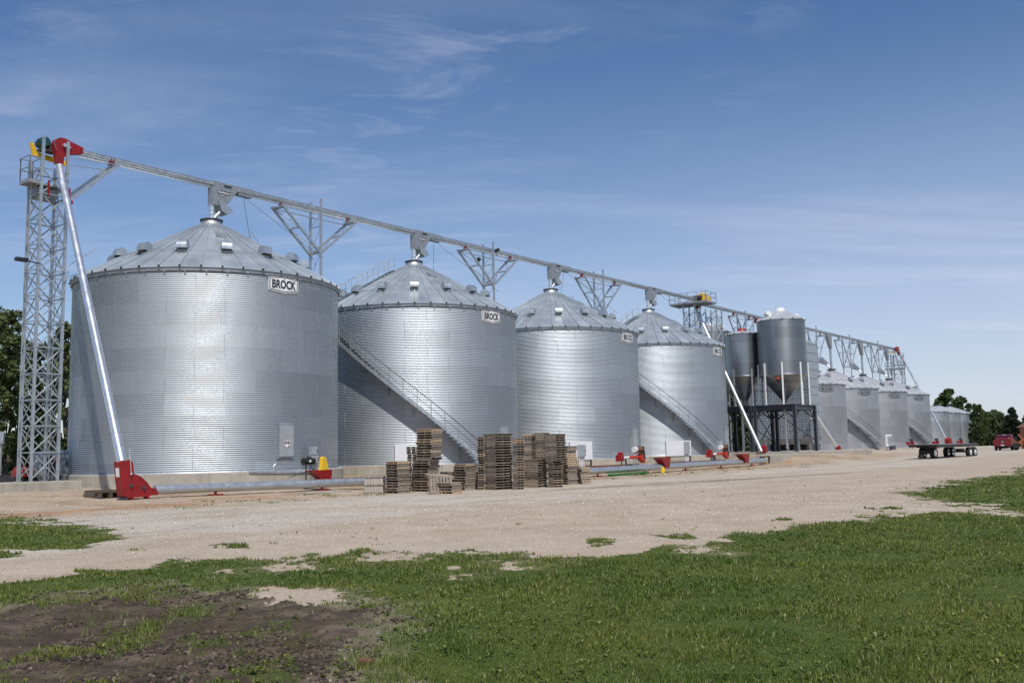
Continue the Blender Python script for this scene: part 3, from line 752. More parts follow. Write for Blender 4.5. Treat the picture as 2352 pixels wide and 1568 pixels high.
def big_bin(t, label, vph, badge_a, door_a, rails):
    b = rrow('grain_bin', t, 0, .17, label, 'grain bin', 'large shiny grain bins of the near row')
    z0, z1 = .63, .63 + 10.06
    corr_wall(BINR, z0, z1, .1016, .0135 if t < 10 else .0125 if t < 20 else .009, 176, 7, M['bigwall'], b)
    mb = MB()
    for k in range(9):
        for j in range(16):
            a = 22.5 * j + (11.25 if k % 2 else 0) + 5; za = z0 + k * 1.118; R_ = BINR + .012
            p_ = [onR(R_, a - .085, za + .02), onR(R_, a + .085, za + .02), onR(R_, a + .085, za + 1.1), onR(R_, a - .085, za + 1.1)]; q_ = [onR(R_ - .03, a - .085, za + .02), onR(R_ - .03, a + .085, za + .02), onR(R_ - .03, a + .085, za + 1.1), onR(R_ - .03, a - .085, za + 1.1)]
            mb.add(p_ + q_, [(0, 1, 2, 3), (0, 3, 7, 4), (1, 5, 6, 2)])
    mb.build('sheet_seam', M['bigwall'], b)['kind'] = 'stuff'
    MB().lathe([(7.36, -.35), (7.36, .60), (7.33, .625), (7.0, .63)], 96, smooth=False).build('foundation', M['concrete'], b)
    mb = MB()
    # vertical joints of the foundation forms and the floor closure angle
    mb.lathe([(7.13, z0), (7.13, z0 + .05), (7.07, z0 + .055)], 120); mb.build('base_angle', M['galv'], b)
    mb = MB(); mb.lathe([(7.10, z1 - .22), (7.13, z1 - .2), (7.13, z1 - .02)], 135, smooth=False)
    for k in range(45):
        a = radians(-90 + 4 + k * 8) ; mb.box((7.15 * cos(a), 7.15 * sin(a), z1 - .24), (.03, .10, .05), rz=a)
    mb.build('eave_band', M['galvd'], b)
    R, zr = 7.20, z1 - .01; r1, zt = .85, 14.42 - .17; sl = (zt - zr) / (R - r1)
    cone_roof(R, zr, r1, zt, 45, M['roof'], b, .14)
    ring_tube(5.15, zr + (R - 5.15) * sl + .12, .02, 90, 45).build('wind_ring', M['galvd'], b)
    mb = MB(); mb.lathe([(1.15, zt - .16), (.92, zt + .02), (.62, zt + .12), (.56, zt + .40)], 40); mb.build('roof_cap', M['galv'], b)
    mb = MB(); mb.lathe([(.52, zt + .39), (.63, zt + .39), (.63, zt + .46), (.30, zt + .50), (0.01, zt + .52)], 40, smooth=False); mb.build('cap_ring', M['collar'], b)
    for k in range(15):
        put_vent(b, 5.1, vph + 24 * k, R, zr, sl)
    # inspection hatch high on the roof
    mb = MB(); mb.box((0, 0, .06), (.5, .6, .12)); h = mb.build('roof_hatch', M['galv'], b)
    ha = vph - 22 if t < 20 else vph + 12
    h.location = onR(2.6, ha, zr + (R - 2.6) * sl + .02); h.rotation_euler = (math.atan(sl), 0, radians(ha))
    badge(b, BINR, badge_a, 10.24 - .17, 1.78, .92, 'BROCK', 'hex')
    # door: flat metal cover over a dark frame
    d_ = MB(); rr = BINR
    def dpt(x, z, off): a = radians(door_a) + x / rr; return ((rr + off) * sin(a), -(rr + off) * cos(a), z)
    w_ = .42
    for x0, x1_, za, zb, o0, o1 in ((-w_, w_, 1.33, 2.86, 0, .13),):
        vs = [dpt(x, z, o) for o in (o0, o1) for z in (za, zb) for x in (x0, x1_)]
        d_.add(vs, [(4, 5, 7, 6), (0, 2, 6, 4), (1, 5, 7, 3), (2, 3, 7, 6), (0, 4, 5, 1)])
    dd = d_.build('door', M['boxgrey'], b)
    f_ = MB()
    for x in (-w_ - .05, w_ + .03): f_.beam(dpt(x, 1.30, .03), dpt(x, 2.92, .03), .08, .06)
    for z in (1.30, 2.92): f_.beam(dpt(-w_ - .08, z, .05), dpt(w_ + .06, z, .05), .06, .16)
    f_.build('door_frame', M['galvd'], dd)
    s_ = MB()
    for x0, x1_, za, zb in ((-.14, .17, 2.02, 2.20), (-.22, .22, 1.80, 1.98)): s_.add([dpt(x, z, .137) for z in (za, zb) for x in (x0, x1_)], [(0, 1, 3, 2)])
    st = s_.build('warning_sticker', M['white'], dd)
    s_ = MB()
    for x0, x1_, za, zb in ((-.11, -.01, 2.03, 2.10), (.03, .14, 2.03, 2.10), (-.20, -.09, 1.82, 1.88), (.09, .20, 1.82, 1.88)): s_.add([dpt(x, z, .140) for z in (za, zb) for x in (x0, x1_)], [(0, 1, 3, 2)])
    s_.build('sticker_symbol', M['black'], dd)
    s_ = MB()
    for x0, x1_, za, zb in ((-.14, .17, 2.155, 2.19), (-.22, -.03, 1.945, 1.975), (.04, .22, 1.945, 1.975)): s_.add([dpt(x, z, .140) for z in (za, zb) for x in (x0, x1_)], [(0, 1, 3, 2)])
    s_.build('sticker_band', M['red'], dd)
    if rails:                                             # roof stair with handrail, far-left side
        mb = MB(); a0 = -100
        P = lambda r, da, dz: (lambda q: (q[0], q[1], q[2] + dz))(onR(r, a0, zr + (R - r) * sl))
        tx = Vector((cos(radians(a0)), sin(radians(a0)), 0))
        for s2 in (-.35, .35):
            for hz in (1.05, .58): mb.tube(Vector(P(7.1, 0, hz)) + tx * s2, Vector(P(1.9, 0, hz)) + tx * s2, .02, seg=5)
            for k in range(7):
                r_ = 7.1 - k * .866; mb.tube(Vector(P(r_, 0, .0)) + tx * s2, Vector(P(r_, 0, 1.05)) + tx * s2, .02, seg=5)
        mb.build('roof_handrail', M['galv'], b)
        mb = MB()
        for k in range(20):
            q = Vector(P(7.0 - k * .27, 0, .14)); mb.beam(q - tx * .33, q + tx * .33, .22, .03)
        mb.build('roof_steps', M['galv'], b)
    else:
        mb = MB(); a0 = 75
        for s2 in (-.2, .2):
            tx = Vector((cos(radians(a0)), sin(radians(a0)), 0)) * s2
            q0 = Vector(onR(6.9, a0, zr + (R - 6.9) * sl + .1)) + tx; q1 = Vector(onR(1.5, a0, zr + (R - 1.5) * sl + .1)) + tx
            mb.tube(q0, q1, .018, seg=5)
        q1 = Vector(onR(2.3, a0, zr + (R - 2.3) * sl)); mb.tube(q1, q1 + Vector((0, 0, .95)), .025, seg=5); mb.tube(q1 + Vector((0, 0, .95)), Vector(onR(3.6, a0, zr + (R - 3.6) * sl)), .02, seg=5)
        mb.build('roof_ladder', M['galv'], b)
    return b
big_bin(0.0, 'nearest and largest looking shiny corrugated grain bin, leftmost in the row', -2, -3.8, -2.6, False)
big_bin(16.48, 'second shiny corrugated grain bin from the left, with a curved stair and pallets before it', 2, -1.2, 7.5, True)
big_bin(32.94, 'third shiny corrugated grain bin from the left, with no stair on its front', 0, 3.7, 8.5, False)
big_bin(49.19, 'fourth shiny corrugated grain bin, farthest of the large ones, next to the hopper tanks', 4, 1.4, 10.5, True)

def staircase(name_t, R, z0g, a0, a1, per, label, big=True, side=None, zb=None):
    """helical stair on a bin wall; a0 bottom angle, going to a1; per = rise per degree"""
    s = rrow('bin_staircase', name_t, 0, .17, label, 'staircase', 'curved stairs on the bin walls')
    ri, ro = R + .16, R + .95
    z0 = .63 + .12 if zb is None else zb
    na = int(abs(a1 - a0) / 2.0)
    ang_ = [a0 + (a1 - a0) * i / na for i in range(na + 1)]
    zz = lambda a: z0 + abs(a - a0) * per
    for r_ in (ro, ri):
        mb = MB()
        vs = []
        dep = .27
        for a in ang_:
            for dr in (-.02, .02):
                for dz in (-.10, dep - .10): vs.append(onR(r_ + dr, a, zz(a) + dz))
        fs = []
        for i in range(na):
            b_ = 4 * i; c_ = 4 * (i + 1)
            fs += [(b_, c_, c_ + 1, b_ + 1), (b_ + 2, b_ + 3, c_ + 3, c_ + 2), (b_ + 1, c_ + 1, c_ + 3, b_ + 3), (b_, b_ + 2, c_ + 2, c_)]
        mb.add(vs, fs); mb.build('stringer', M['galv'], s)
    rise = .20; nt_ = int(abs(a1 - a0) * per / rise)
    for k in range(nt_):
        a = a0 + (a1 - a0) * (k + .5) * rise / (abs(a1 - a0) * per)
        mb = MB(); hw = 1.02 * 8.0 / (R + .55)
        q = [onR(r_, a + sgn * hw, zz(a) + .02) for sgn in (-1, 1) for r_ in (ri + .02, ro - .02)]
        mb.add(q + [(x, y, z - .035) for x, y, z in q], [(0, 1, 3, 2), (4, 6, 7, 5), (0, 4, 5, 1), (2, 3, 7, 6), (0, 2, 6, 4), (1, 5, 7, 3)])
        mb.build('tread', M['darksteel'], s)
    mb = MB(); st_ = max(1, int(round(6.6 / (abs(a1 - a0) / na))))
    for hz in (1.02, .56):
        pts = [onR(ro + .02, a, zz(a) + hz) for a in ang_]
        mb.path(pts, .024 if hz > 1 else .013, 6)
    mb.build('handrail', M['darksteel'], s)
    mb = MB()
    for i in range(0, na + 1, st_): mb.tube(onR(ro + .02, ang_[i], zz(ang_[i]) - .06), onR(ro + .02, ang_[i], zz(ang_[i]) + 1.02), .022, seg=6)
    mb.build('rail_post', M['galvd'], s)
    mb = MB()
    for i in range(4, na + 1, st_ * 2):
        a = ang_[i]; mb.angle(onR(ro - .05, a, zz(a) - .08), onR(R + .02, a, zz(a) - .75), .05); mb.angle(onR(R + .03, a, zz(a) - .05), onR(R + .03, a, zz(a) - .8), .05); mb.beam(onR(R, a, zz(a) - .1), onR(ro, a, zz(a) - .1), .05)
    mb.build('wall_bracket', M['galvd'], s)
    return s
staircase(16.48, BINR, .17, -15, -100, .1118, 'curved galvanised stair climbing the second big bin behind the pallets')
staircase(49.19, BINR, .17, -13, -100, .1125, 'curved galvanised stair climbing the fourth big bin behind a white panel')
# ------------------------------------------------------------------ older bins further along
def far_bin(t, R, ze, zap, n, label, badge_a, nv, grp, key, l=0, wall='farwall', vph=0, rv=.68, text='BUTLER', pitch=.1016):
    b = rrow('grain_bin', t, l, .45, label, 'grain bin', grp)
    z0 = .35; ze -= .45; zap -= .45
    corr_wall(R, z0, ze, pitch, .006, 96, 4, M[wall], b)
    MB().lathe([(R + .3, -.4), (R + .3, z0 - .03), (R + .27, z0), (R - .1, z0)], 64, smooth=False).build('foundation', M['concrete'], b)
    Rr = R + .13; r1 = .6; zt = zap - .35; sl = (zt - ze) / (Rr - r1)
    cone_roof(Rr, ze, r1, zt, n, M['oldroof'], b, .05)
    MB().lathe([(R + .05, ze - .16), (R + .06, ze - .01)], 72, smooth=False).build('eave_band', M['galvd'], b)
    MB().lathe([(r1 + .25, zt - .1), (.45, zt + .08), (.42, zt + .25)], 32).build('roof_cap', M['galvd'], b)
    MB().lathe([(.40, zt + .25), (.62, zt + .25), (.62, zt + .35), (.01, zt + .37)], 32, smooth=False).build('cap_ring', M['collar'], b)
    if nv:
        ring_tube(R * .62, ze + (Rr - R * .62) * sl + .08, .014, 60, n).build('wind_ring', M['galvd'], b)
        for k in range(nv): put_vent(b, R * rv, vph + 360 / nv * k, Rr, ze, sl, key, .95, M['galvd'])
    if badge_a is not None: badge(b, R, badge_a, ze - .62, 2.3, .78, text, 'oval')
    # bolted vertical seam with a row of bolt plates
    mb = MB()
    for k in range(int((ze - z0) / .28)): mb.box(onR(R + .02, 40, z0 + .1 + k * .28), (.05, .05, .05))
    mb.build('bolt_row', M['galvd'], b)
    return b
g1 = 'older matt grey grain bins beyond the dryer'
far_bin(86.0, 5.85, 8.78, 11.7, 34, 'matt grey bin next to the grain dryer, leftmost of the older bins', -31.5, 10, g1, 'f', vph=8)
far_bin(99.1, 5.85, 8.78, 11.76, 34, 'matt grey bin with an oval badge and a dark stair, second of the older bins', -26.6, 10, g1, 'f', vph=2)
far_bin(112.35, 5.85, 8.80, 11.67, 34, 'matt grey bin with an oval badge and no stair, third of the older bins', -27.4, 10, g1, 'f', vph=4)
far_bin(124.9, 5.75, 8.80, 11.63, 34, 'matt grey bin with an oval badge, fourth of the older bins, behind the flat trailer', -26.9, 10, g1, 'f', vph=6)
g2 = 'small low grain bins at the far end'
far_bin(145.1, 3.65, 6.62, 8.22, 22, 'small pale grain bin behind the red boot, leftmost of the three low ones', None, 0, g2, 'g', wall='smallwall', pitch=.12)
far_bin(153.1, 3.65, 6.60, 8.24, 22, 'small pale grain bin, middle one of the three low ones', None, 0, g2, 'g', wall='smallwall', pitch=.12)
far_bin(161.1, 3.65, 6.60, 8.26, 22, 'small pale grain bin, last one on the right before the trees', None, 0, g2, 'g', wall='smallwall', pitch=.12)
def dark_stair(t, R, a0, a1, label):
    s = staircase(t, R, .45, a0, a1, .0865, label, zb=.75)
    return s
dark_stair(99.1, 5.85, -10, -56, 'short dark stair with a handrail on the second older bin')
dark_stair(124.9, 5.75, -14, -60, 'short dark stair with a handrail on the fourth older bin, above the trailer')

# ------------------------------------------------------------------ overhead conveyors
def conveyor(t0, t1, z, label, spans):
    c = rrow('overhead_conveyor', t0, 0, z, label, 'conveyor', 'overhead grain conveyors')
    L = t1 - t0; mb = MB(); mb.tube((0, 0, 0), (L, 0, 0), .14, seg=18); mb.build('casing_tube', M['galv'], c)
    mb = MB(); mb.tube((0, 0, -.18), (L, 0, -.18), .06, seg=10); mb.build('return_tube', M['chrome'], c)
    mb = MB(); mb.box((L / 2, 0, .135), (L, .20, .03)); mb.build('top_cover', M['galv'], c)
    k = 3.0
    while k < L: mb = MB(); mb.tube((k, 0, 0), (k + .05, 0, 0), .155, seg=14); mb.build('tube_flange', M['galv'], c); k += 6.1
    return c
conveyor(-7.85, 60.0, 16.98, 'long silver overhead conveyor running above the four large bins', None)
conveyor(59.5, 129.8, 16.66, 'grey overhead conveyor running on above the hopper tanks and older bins', None)

def discharge(t, label):
    h = rrow('discharge_hopper', t, 0, 14.94, label, 'hopper', 'discharge hoppers under the conveyor')
    mb = MB()
    mb.prism([(-.05, 1.88), (2.7, 1.88), (2.7, 2.20), (-.05, 2.20)], (0, .21, 0), (1, 0, 0), (0, 0, 1), (0, -1, 0), .42)
    mb.build('trough', M['galvd'], h)
    mb = MB(); mb.box((2.15, 0, 1.80), (1.0, .36, .16)); mb.build('slide_gate', M['galvd'], h)
    mb = MB()
    top = [(-.10, -.24, 1.88), (1.55, -.24, 1.88), (1.55, .24, 1.88), (-.10, .24, 1.88)]
    mid_ = [(-.12, -.24, .82), (.78, -.24, .82), (.78, .24, .82), (-.12, .24, .82)]
    mb.add(top + mid_, [(0, 4, 5, 1), (1, 5, 6, 2), (2, 6, 7, 3), (3, 7, 4, 0), (4, 7, 6, 5)]); mb.build('hopper_body', M['galvd'], h)
    pl = MB(); pl.box((.62, -.247, 1.62), (.86, .012, .17)); p = pl.build('name_plate', M['black'], h)
    pl = MB(); pl.box((.50, -.247, 1.44), (.46, .012, .10)); p2 = pl.build('small_plate', M['black'], h)
    for txt, cx_, cz_, ww, hh, pp in (('Hutchinson', .62, 1.62, .78, .12, p), ('DuraFlo', .50, 1.44, .38, .065, p2)):
        vs, fs = text_mesh(txt, .1, offset=.003, extrude=.002)
        xs = [q[0] for q in vs]; ys = [q[1] for q in vs]
        sx_ = ww / (max(xs) - min(xs)); sy_ = hh / (max(ys) - min(ys)); xm = (max(xs) + min(xs)) / 2; ym = (max(ys) + min(ys)) / 2
        MB().add([(cx_ + (a - xm) * sx_, -.256 - zz, cz_ + (b - ym) * sy_) for a, b, zz in vs], fs).build('letters', M['white'], pp)
    mb = MB(); mb.box((.88, -.245, 1.90 + .14), (.5, .01, .07)); mb.build('slot', M['opening'], h)
    mb = MB(); mb.tube((.02, 0, .84), (0, 0, -.05), .15, seg=16)
    for z in (.78, .55, .30): mb.tube((0, 0, z), (0, 0, z - .035), .175, seg=16)
    mb.build('down_spout', M['chrome'], h)
    mb = MB(); mb.tube((.10, -.02, .02), (.55, -.05, .52), .12, seg=14); mb.build('side_spout', M['galv'], h)
    # wedge shaped weather hood
    mb = MB(); mb.prism([(.22, 1.02), (.95, .86), (1.20, .52), (.78, .34), (.42, .52)], (0, .30, 0), (1, 0, 0), (0, 0, 1), (0, -1, 0), .66); mb.build('weather_hood', M['galv'], h)
    mb = MB()
    mb.tube((1.7, -.1, 1.85), (5.4, -3.2, -1.9), .012, seg=4); mb.tube((2.2, .1, 1.8), (5.4, 3.2, -1.9), .012, seg=4); mb.build('guy_wire', M['wire'], h)
    return h
h0 = discharge(0.0, 'grey discharge hopper above the nearest large bin')
for t_, lb in ((16.48, 'grey discharge hopper above the second large bin'), (32.94, 'grey discharge hopper above the third large bin'), (49.19, 'grey discharge hopper above the fourth large bin')):
    c_ = copy_tree(h0); x, y = W(t_, 0); c_.location = (x, y, 14.94); c_['label'] = lb
def far_spout(t, zb, label):
    h = rrow('down_spout', t, 0, zb, label, 'spout', 'long spouts under the far conveyor')
    T = 16.55 - zb
    mb = MB(); mb.add([(-1.6, -.2, T), (.3, -.2, T), (.3, .2, T), (-1.6, .2, T), (-.22, -.2, T - 1.9), (.2, -.2, T - 1.9), (.2, .2, T - 1.9), (-.22, .2, T - 1.9)], [(0, 4, 5, 1), (1, 5, 6, 2), (2, 6, 7, 3), (3, 7, 4, 0), (4, 7, 6, 5), (0, 1, 2, 3)]); mb.build('hopper_body', M['galvd'], h)
    mb = MB(); mb.tube((0, 0, T - 1.85), (0, 0, 0), .16, seg=14)
    for z in (T - 2.0, T - 2.4, .5, .8): mb.tube((0, 0, z), (0, 0, z + .04), .2, seg=14)
    mb.build('spout_tube', M['galv'], h)
    mb = MB(); mb.tube((0, .1, .1), (-.1, .75, .75), .12, seg=12); mb.build('side_spout', M['chrome'], h)
    mb = MB(); mb.prism([(.5, .5), (1.6, .9), (1.25, 1.75), (.55, 1.0)], (-.45, 0, 0), (0, 1, 0), (0, 0, 1), (1, 0, 0), .7); mb.build('weather_hood', M['galvd'], h)
    return h
s0 = far_spout(99.1, 11.78, 'long spout dropping onto the second older bin')
for t_, lb in ((112.35, 'long spout dropping onto the third older bin'), (124.9, 'long spout dropping onto the fourth older bin, nearest the far tower')):
    c_ = copy_tree(s0); x, y = W(t_, 0); c_.location = (x, y, 11.72); c_['label'] = lb

# ------------------------------------------------------------------ support bents
def bent(t, ztop, zv, label, w=.5, arm=3.05, tall=17.55, zg=.17, hang=16.84, heavy=True):
    b = rrow('conveyor_support', t, 0, zg, label, 'support tower', 'forked supports of the overhead conveyor')
    Z = lambda z: z - zg
    for y_, zt in ((-w, tall), (w, tall - .05)):
        mb = MB(); mb.beam((0, y_, Z(.1)), (0, y_, Z(zt)), .13, .13); mb.build('post', M['galv'], b)
    mb = MB(); z = 1.4; k = 0
    while z < ztop - .6:
        z2 = min(z + 1.6, ztop)
        mb.tube((0, -w, Z(z)), (0, w, Z(z2)), .016, seg=5); mb.tube((0, w, Z(z)), (0, -w, Z(z2)), .016, seg=5); mb.beam((0, -w, Z(z)), (0, w, Z(z)), .05)
        z = z2
    mb.build('cross_brace', M['galvd'], b)
    za = ztop
    for sg in (-1, 1):
        mb = MB()
        for y_ in (-w, w): mb.beam((0, y_, Z(zv)), (sg * arm, y_, Z(za)), .10, .14)
        tip = Vector((sg * arm, 0, Z(za)))
        for fr in (.05, .55, .97):
            p = Vector((0, 0, Z(zv))).lerp(tip, fr); mb.beam(p + Vector((0, -w, 0)), p + Vector((0, w, 0)), .10, .10)
        for f0, f1 in ((.05, .55), (.55, .97)):
            p = Vector((0, 0, Z(zv))).lerp(tip, f0); q = Vector((0, 0, Z(zv))).lerp(tip, f1)
            mb.tube(p + Vector((0, -w, 0)), q + Vector((0, w, 0)), .03, seg=6)
        mb.box((sg * (arm - .3), 0, Z(za - .06)), (.12, 2 * w, .12)); mb.build('arm', M['galv'], b)
        mb = MB()
        for dx in (-.10, .06): mb.box((sg * (arm - .35) + dx, 0, Z((za + hang) / 2)), (.035, .22, hang - za + .02))
        mb.build('hanger', M['red' if heavy else 'galvd'], b)
    mb = MB()
    for y_ in (-w, w): mb.beam((-arm + .3, y_, Z(za - .10)), (arm - .3, y_, Z(za - .10)), .045)
    mb.build('tie_rod', M['galvd'], b)
    return b
bent(7.6, 16.62, 14.05, 'forked support between the first and second large bins')
b2 = bent(24.75, 16.62, 14.15, 'forked support with floodlights between the second and third large bins')
bent(40.4, 16.58, 13.75, 'forked support between the third and fourth large bins')
def floodlight(parent, p, yaw, pitch=-.5):
    mb = MB(); mb.box((0, 0, 0), (.30, .42, .26)); o = mb.build('floodlight', M['black'], parent, bevel=.03); o.location = p; o.rotation_euler = (0, pitch, yaw)
    mb = MB(); mb.box((.152, 0, 0), (.01, .36, .20)); mb.build('lens', M['lens'], o)
    mb = MB(); mb.tube((-.1, 0, -.10), (-.25, 0, -.45), .03, seg=6); mb.build('light_arm', M['galvd'], o)
floodlight(b2, (.42, -.55, 16.95 - .17), -.5); floodlight(b2, (-.62, .5, 16.2 - .17), 2.6)
bent(70.5, 16.2, 13.2, 'forked support between the small tank and the striped hopper tank', arm=2.4, tall=16.9, hang=16.5, zg=.4)
for t_, lb in ((92.6, 'forked support just right of the grain dryer'), (105.7, 'forked support between the second and third older bins'), (118.6, 'forked support between the third and fourth older bins')):
    bb = bent(t_, 16.15, 12.2, lb, arm=3.3, tall=17.1, hang=16.5, zg=.45, w=.55, heavy=False)
    mb = MB(); mb.box((.5, -.55, 10.6), (.5, .25, .2)); mb.build('lamp_box', M['galvd'], bb)

# ------------------------------------------------------------------ lattice towers
def lattice(mb_post, a, z0, z1, bay, parent, post=.11, br=.05):
    c = a / 2
    cs = [(-c, -c), (c, -c), (c, c), (-c, c)]
    for x, y in cs:
        mb = MB(); mb.beam((x, y, z0), (x, y, z1), post, post)
        mb.box((x, y, z0 + .02), (post * 2.2, post * 2.2, .04)); mb.build('post', M['galv'], parent)
    mb = MB(); n = int((z1 - z0) / bay)
    for i in range(4):
        (xa, ya), (xb, yb) = cs[i], cs[(i + 1) % 4]
        off = Vector(((xa + xb) / 2, (ya + yb) / 2, 0)).normalized() * .02
        for k in range(n):
            za, zb = z0 + k * bay + .1, z0 + (k + 1) * bay + .1
            A = Vector((xa, ya, za)) + off; B = Vector((xb, yb, zb)) + off
            A2 = Vector((xb, yb, za)) + off * 2.2; B2 = Vector((xa, ya, zb)) + off * 2.2
            mb.angle(A, B, br); mb.angle(A2, B2, br)
            mb.angle(Vector((xa, ya, zb)) + off * 3, Vector((xb, yb, zb)) + off * 3, br)
    mb.build('lattice_brace', M['galvd'] if parent.get('far') else M['galv'], parent)
def rail_platform(parent, x0, x1_, y0, y1_, z, h=1.1, mat='galvd', skip=()):
    mb = MB(); mb.box(((x0 + x1_) / 2, (y0 + y1_) / 2, z), (x1_ - x0, y1_ - y0, .05))
    for a, b in (((x0, y0), (x1_, y0)), ((x1_, y0), (x1_, y1_)), ((x1_, y1_), (x0, y1_)), ((x0, y1_), (x0, y0))):
        mb.beam((*a, z + .06), (*b, z + .06), .03, .18)
    k = x0 + .4
    while k < x1_: mb.beam((k, y0, z - .07), (k, y1_, z - .07), .06, .09); k += .5
    p = mb.build('platform', M['galvd'], parent)
    mb = MB()
    for i, (a, b) in enumerate((((x0, y0), (x1_, y0)), ((x1_, y0), (x1_, y1_)), ((x1_, y1_), (x0, y1_)), ((x0, y1_), (x0, y0)))):
        if i in skip: continue
        a3, b3 = Vector((*a, z)), Vector((*b, z)); L = (b3 - a3).length; n = max(1, round(L / 1.1))
        for hz in (h, h * .55): mb.angle(a3 + Vector((0, 0, hz)), b3 + Vector((0, 0, hz)), .045)
        for k in range(n + 1):
            q = a3.lerp(b3, k / n); mb.angle(q, q + Vector((0, 0, h)), .045)
    mb.build('guard_rail', M[mat], parent)
tw = rrow('lattice_tower', -9.3, 0, .17, 'tall square lattice tower at the left end of the conveyor', 'tower', 'square lattice towers')
lattice(None, 1.25, .40, 15.9, 1.24, tw, .12, .055)
mb = MB()
for x in (-.6, .6): mb.beam((x, -.66, 15.0), (x, -.66, 17.0), .12)
mb.build('top_post', M['galv'], tw)
mb = MB(); mb.box((-.4, 0, .12), (3.8, 2.6, .56)); mb.build('concrete_pad', M['concrete'], tw, bevel=.02)
rail_platform(tw, -1.2, -.62, -.6, .35, 14.65, 1.25)
mb = MB(); mb.box((0, 0, 14.62), (1.5, 1.2, .06)); mb.box((-.2, .1, 14.3), (1.1, .9, .45)); mb.build('machine_deck', M['galvd'], tw)
mb = MB()
for y_ in (-.65, .65):
    mb.beam((.6, y_, 13.9), (3.35, y_, 16.50), .12, .15)
    mb.beam((.6, y_, 16.2), (3.2, y_, 16.42), .035)
mb.beam((3.3, -.65, 16.5), (3.3, .65, 16.5), .1); mb.build('side_bracket', M['galv'], tw)
mb = MB(); mb.box((3.15, 0, 16.70), (.05, .3, .36)); mb.box((3.3, 0, 16.70), (.05, .3, .36)); mb.build('hanger', M['red'], tw)
mb = MB(); mb.box((-.3, -.7, 14.45), (.06, .1, .8)); mb.box((.72, -.72, 14.3), (.05, .1, .7)); mb.box((.78, -.72, 13.95), (.16, .2, .16)); mb.build('red_bracket', M['red'], tw)
mb = MB(); mb.tube((-1.25, -.7, 10.75), (-.6, -.68, 10.72), .03, seg=6); mb.box((-1.45, -.7, 10.78), (.55, .28, .16)); mb.build('yard_lamp', M['black'], tw, bevel=.0)
mb = MB()                                                 # ladder and conduit inside
for y_ in (-.12, .28): mb.beam((.45, y_, .5), (.45, y_, 14.5), .035)
z = .7
while z < 14.4: mb.beam((.45, -.12, z), (.45, .28, z), .025); z += .3
mb.build('ladder', M['galv'], tw)
mb = MB()
for x_, y_ in ((-.95, -.3), (-.9, -.1), (-.98, 0)): mb.tube((x_, y_, .4), (x_ - .0, y_, 14.6), .015, seg=5)
mb.tube((.3, -.62, 10.4), (1.75, -1.6, 11.7), .02, seg=5); mb.tube((.8, -.7, 10.6), (.55, -.7, 9.2), .03, seg=5); mb.beam((-.2, -.7, 9.85), (1.15, -.9, 10.4), .05); mb.build('conduit', M['galv'], tw)

def drive_head(t, z, label, flip=1, far=False):
    """red sprocket housing with motor and belt guard; opens towards +X*flip"""
    h = rrow('drive_head', t, 0, z, label, 'conveyor drive', 'red conveyor drive heads')
    f = flip
    prof = [(1.12 * f, -.15), (.52 * f, -.32), (.17 * f, -.55), (-.10 * f, -.58), (-.31 * f, -.26), (-.35 * f, .02), (-.26 * f, .27), (-.07 * f, .39), (.19 * f, .41), (.65 * f, .27), (1.12 * f, .16)]
    mb = MB(); mb.prism(prof, (0, -.42, 0), (1, 0, 0), (0, 0, 1), (0, 1, 0), .38); mb.build('housing', M['red'], h)
    if not far:
        for k in range(9):
            mb = MB(); a = radians(95 + 16 * k); mb.box((.04 * f + .39 * cos(a) * f, -.43, .02 + .38 * sin(a)), (.03, .03, .03)); mb.build('housing_bolt', M['chrome'], h)
        mb = MB(); mb.tube((.12, -.43, .02), (.12, -.58, .02), .08, seg=14); mb.box((.26, -.46, -.02), (.36, .06, .10)); mb.build('bearing', M['chrome'], h)
    mb = MB(); mb.prism([(-.33 * f, -.26), (.12 * f, -.42), (.10 * f, -.95), (-.20 * f, -.95)], (0, -.52, 0), (1, 0, 0), (0, 0, 1), (0, 1, 0), .36); mb.build('throat', M['red'], h)
    mb = MB(); mb.tube((-.62 * f, .45, .12), (-.62 * f, -.15, .12), .23, seg=20); mb.tube((-.62 * f, .58, .12), (-.62 * f, .45, .12), .21, seg=20)
    for k in range(10):
        a = 2 * pi * k / 10; mb.box((-.62 * f + .24 * cos(a), .15, .12 + .24 * sin(a)), (.03, .5, .03))
    mb.build('motor', M['teal'], h)
    mb = MB(); mb.box((-.5 * f, .05, -.32), (.75, .5, .08)); mb.box((-.3 * f, .1, -.1), (.25, .45, .4)); mb.build('motor_mount', M['collar'], h)
    mb = MB(); mb.prism([(-1.05 * f, .12), (-.91 * f, .12), (-.72 * f, -.30), (.85 * f, -.46), (.85 * f, -.68), (-.92 * f, -.53)], (0, .52, 0), (1, 0, 0), (0, 0, 1), (0, 1, 0), .15); mb.build('belt_guard', M['yellow'], h)
    return h
drive_head(-8.92, 16.98, 'red drive head with teal motor and yellow guard on the left tower')
def lift_tube(p0, p1, r, label, mat='chrome', sleeve=True, joints=3, boot=None):
    a = Vector(p0); b = Vector(p1)
    h = root('inclined_tube', a, 0, label, 'conveyor tube', 'slanting lift tubes from ground boots to the conveyor')
    d_ = b - a
    mb = MB(); mb.tube((0, 0, 0), d_, r, seg=24); mb.build('tube', M[mat], h)
    if joints:
        u = d_.normalized()
        for k in range(1, joints + 1):
            mb = MB(); c = d_ * (k / (joints + 1)); mb.tube(c, c + u * .05, r * 1.12, seg=24); mb.build('clamp_ring', M['chrome'], h)
        if sleeve: mb = MB(); mb.tube(u * .0, u * 1.35, r * 1.05, seg=24); mb.build('sleeve', M['chrome'], h)
    return h
def Wz(t, l, z): x, y = W(t, l); return (x, y, z)
bootx, booty = at(296, 1147)
bt, bl = tl(bootx, booty)
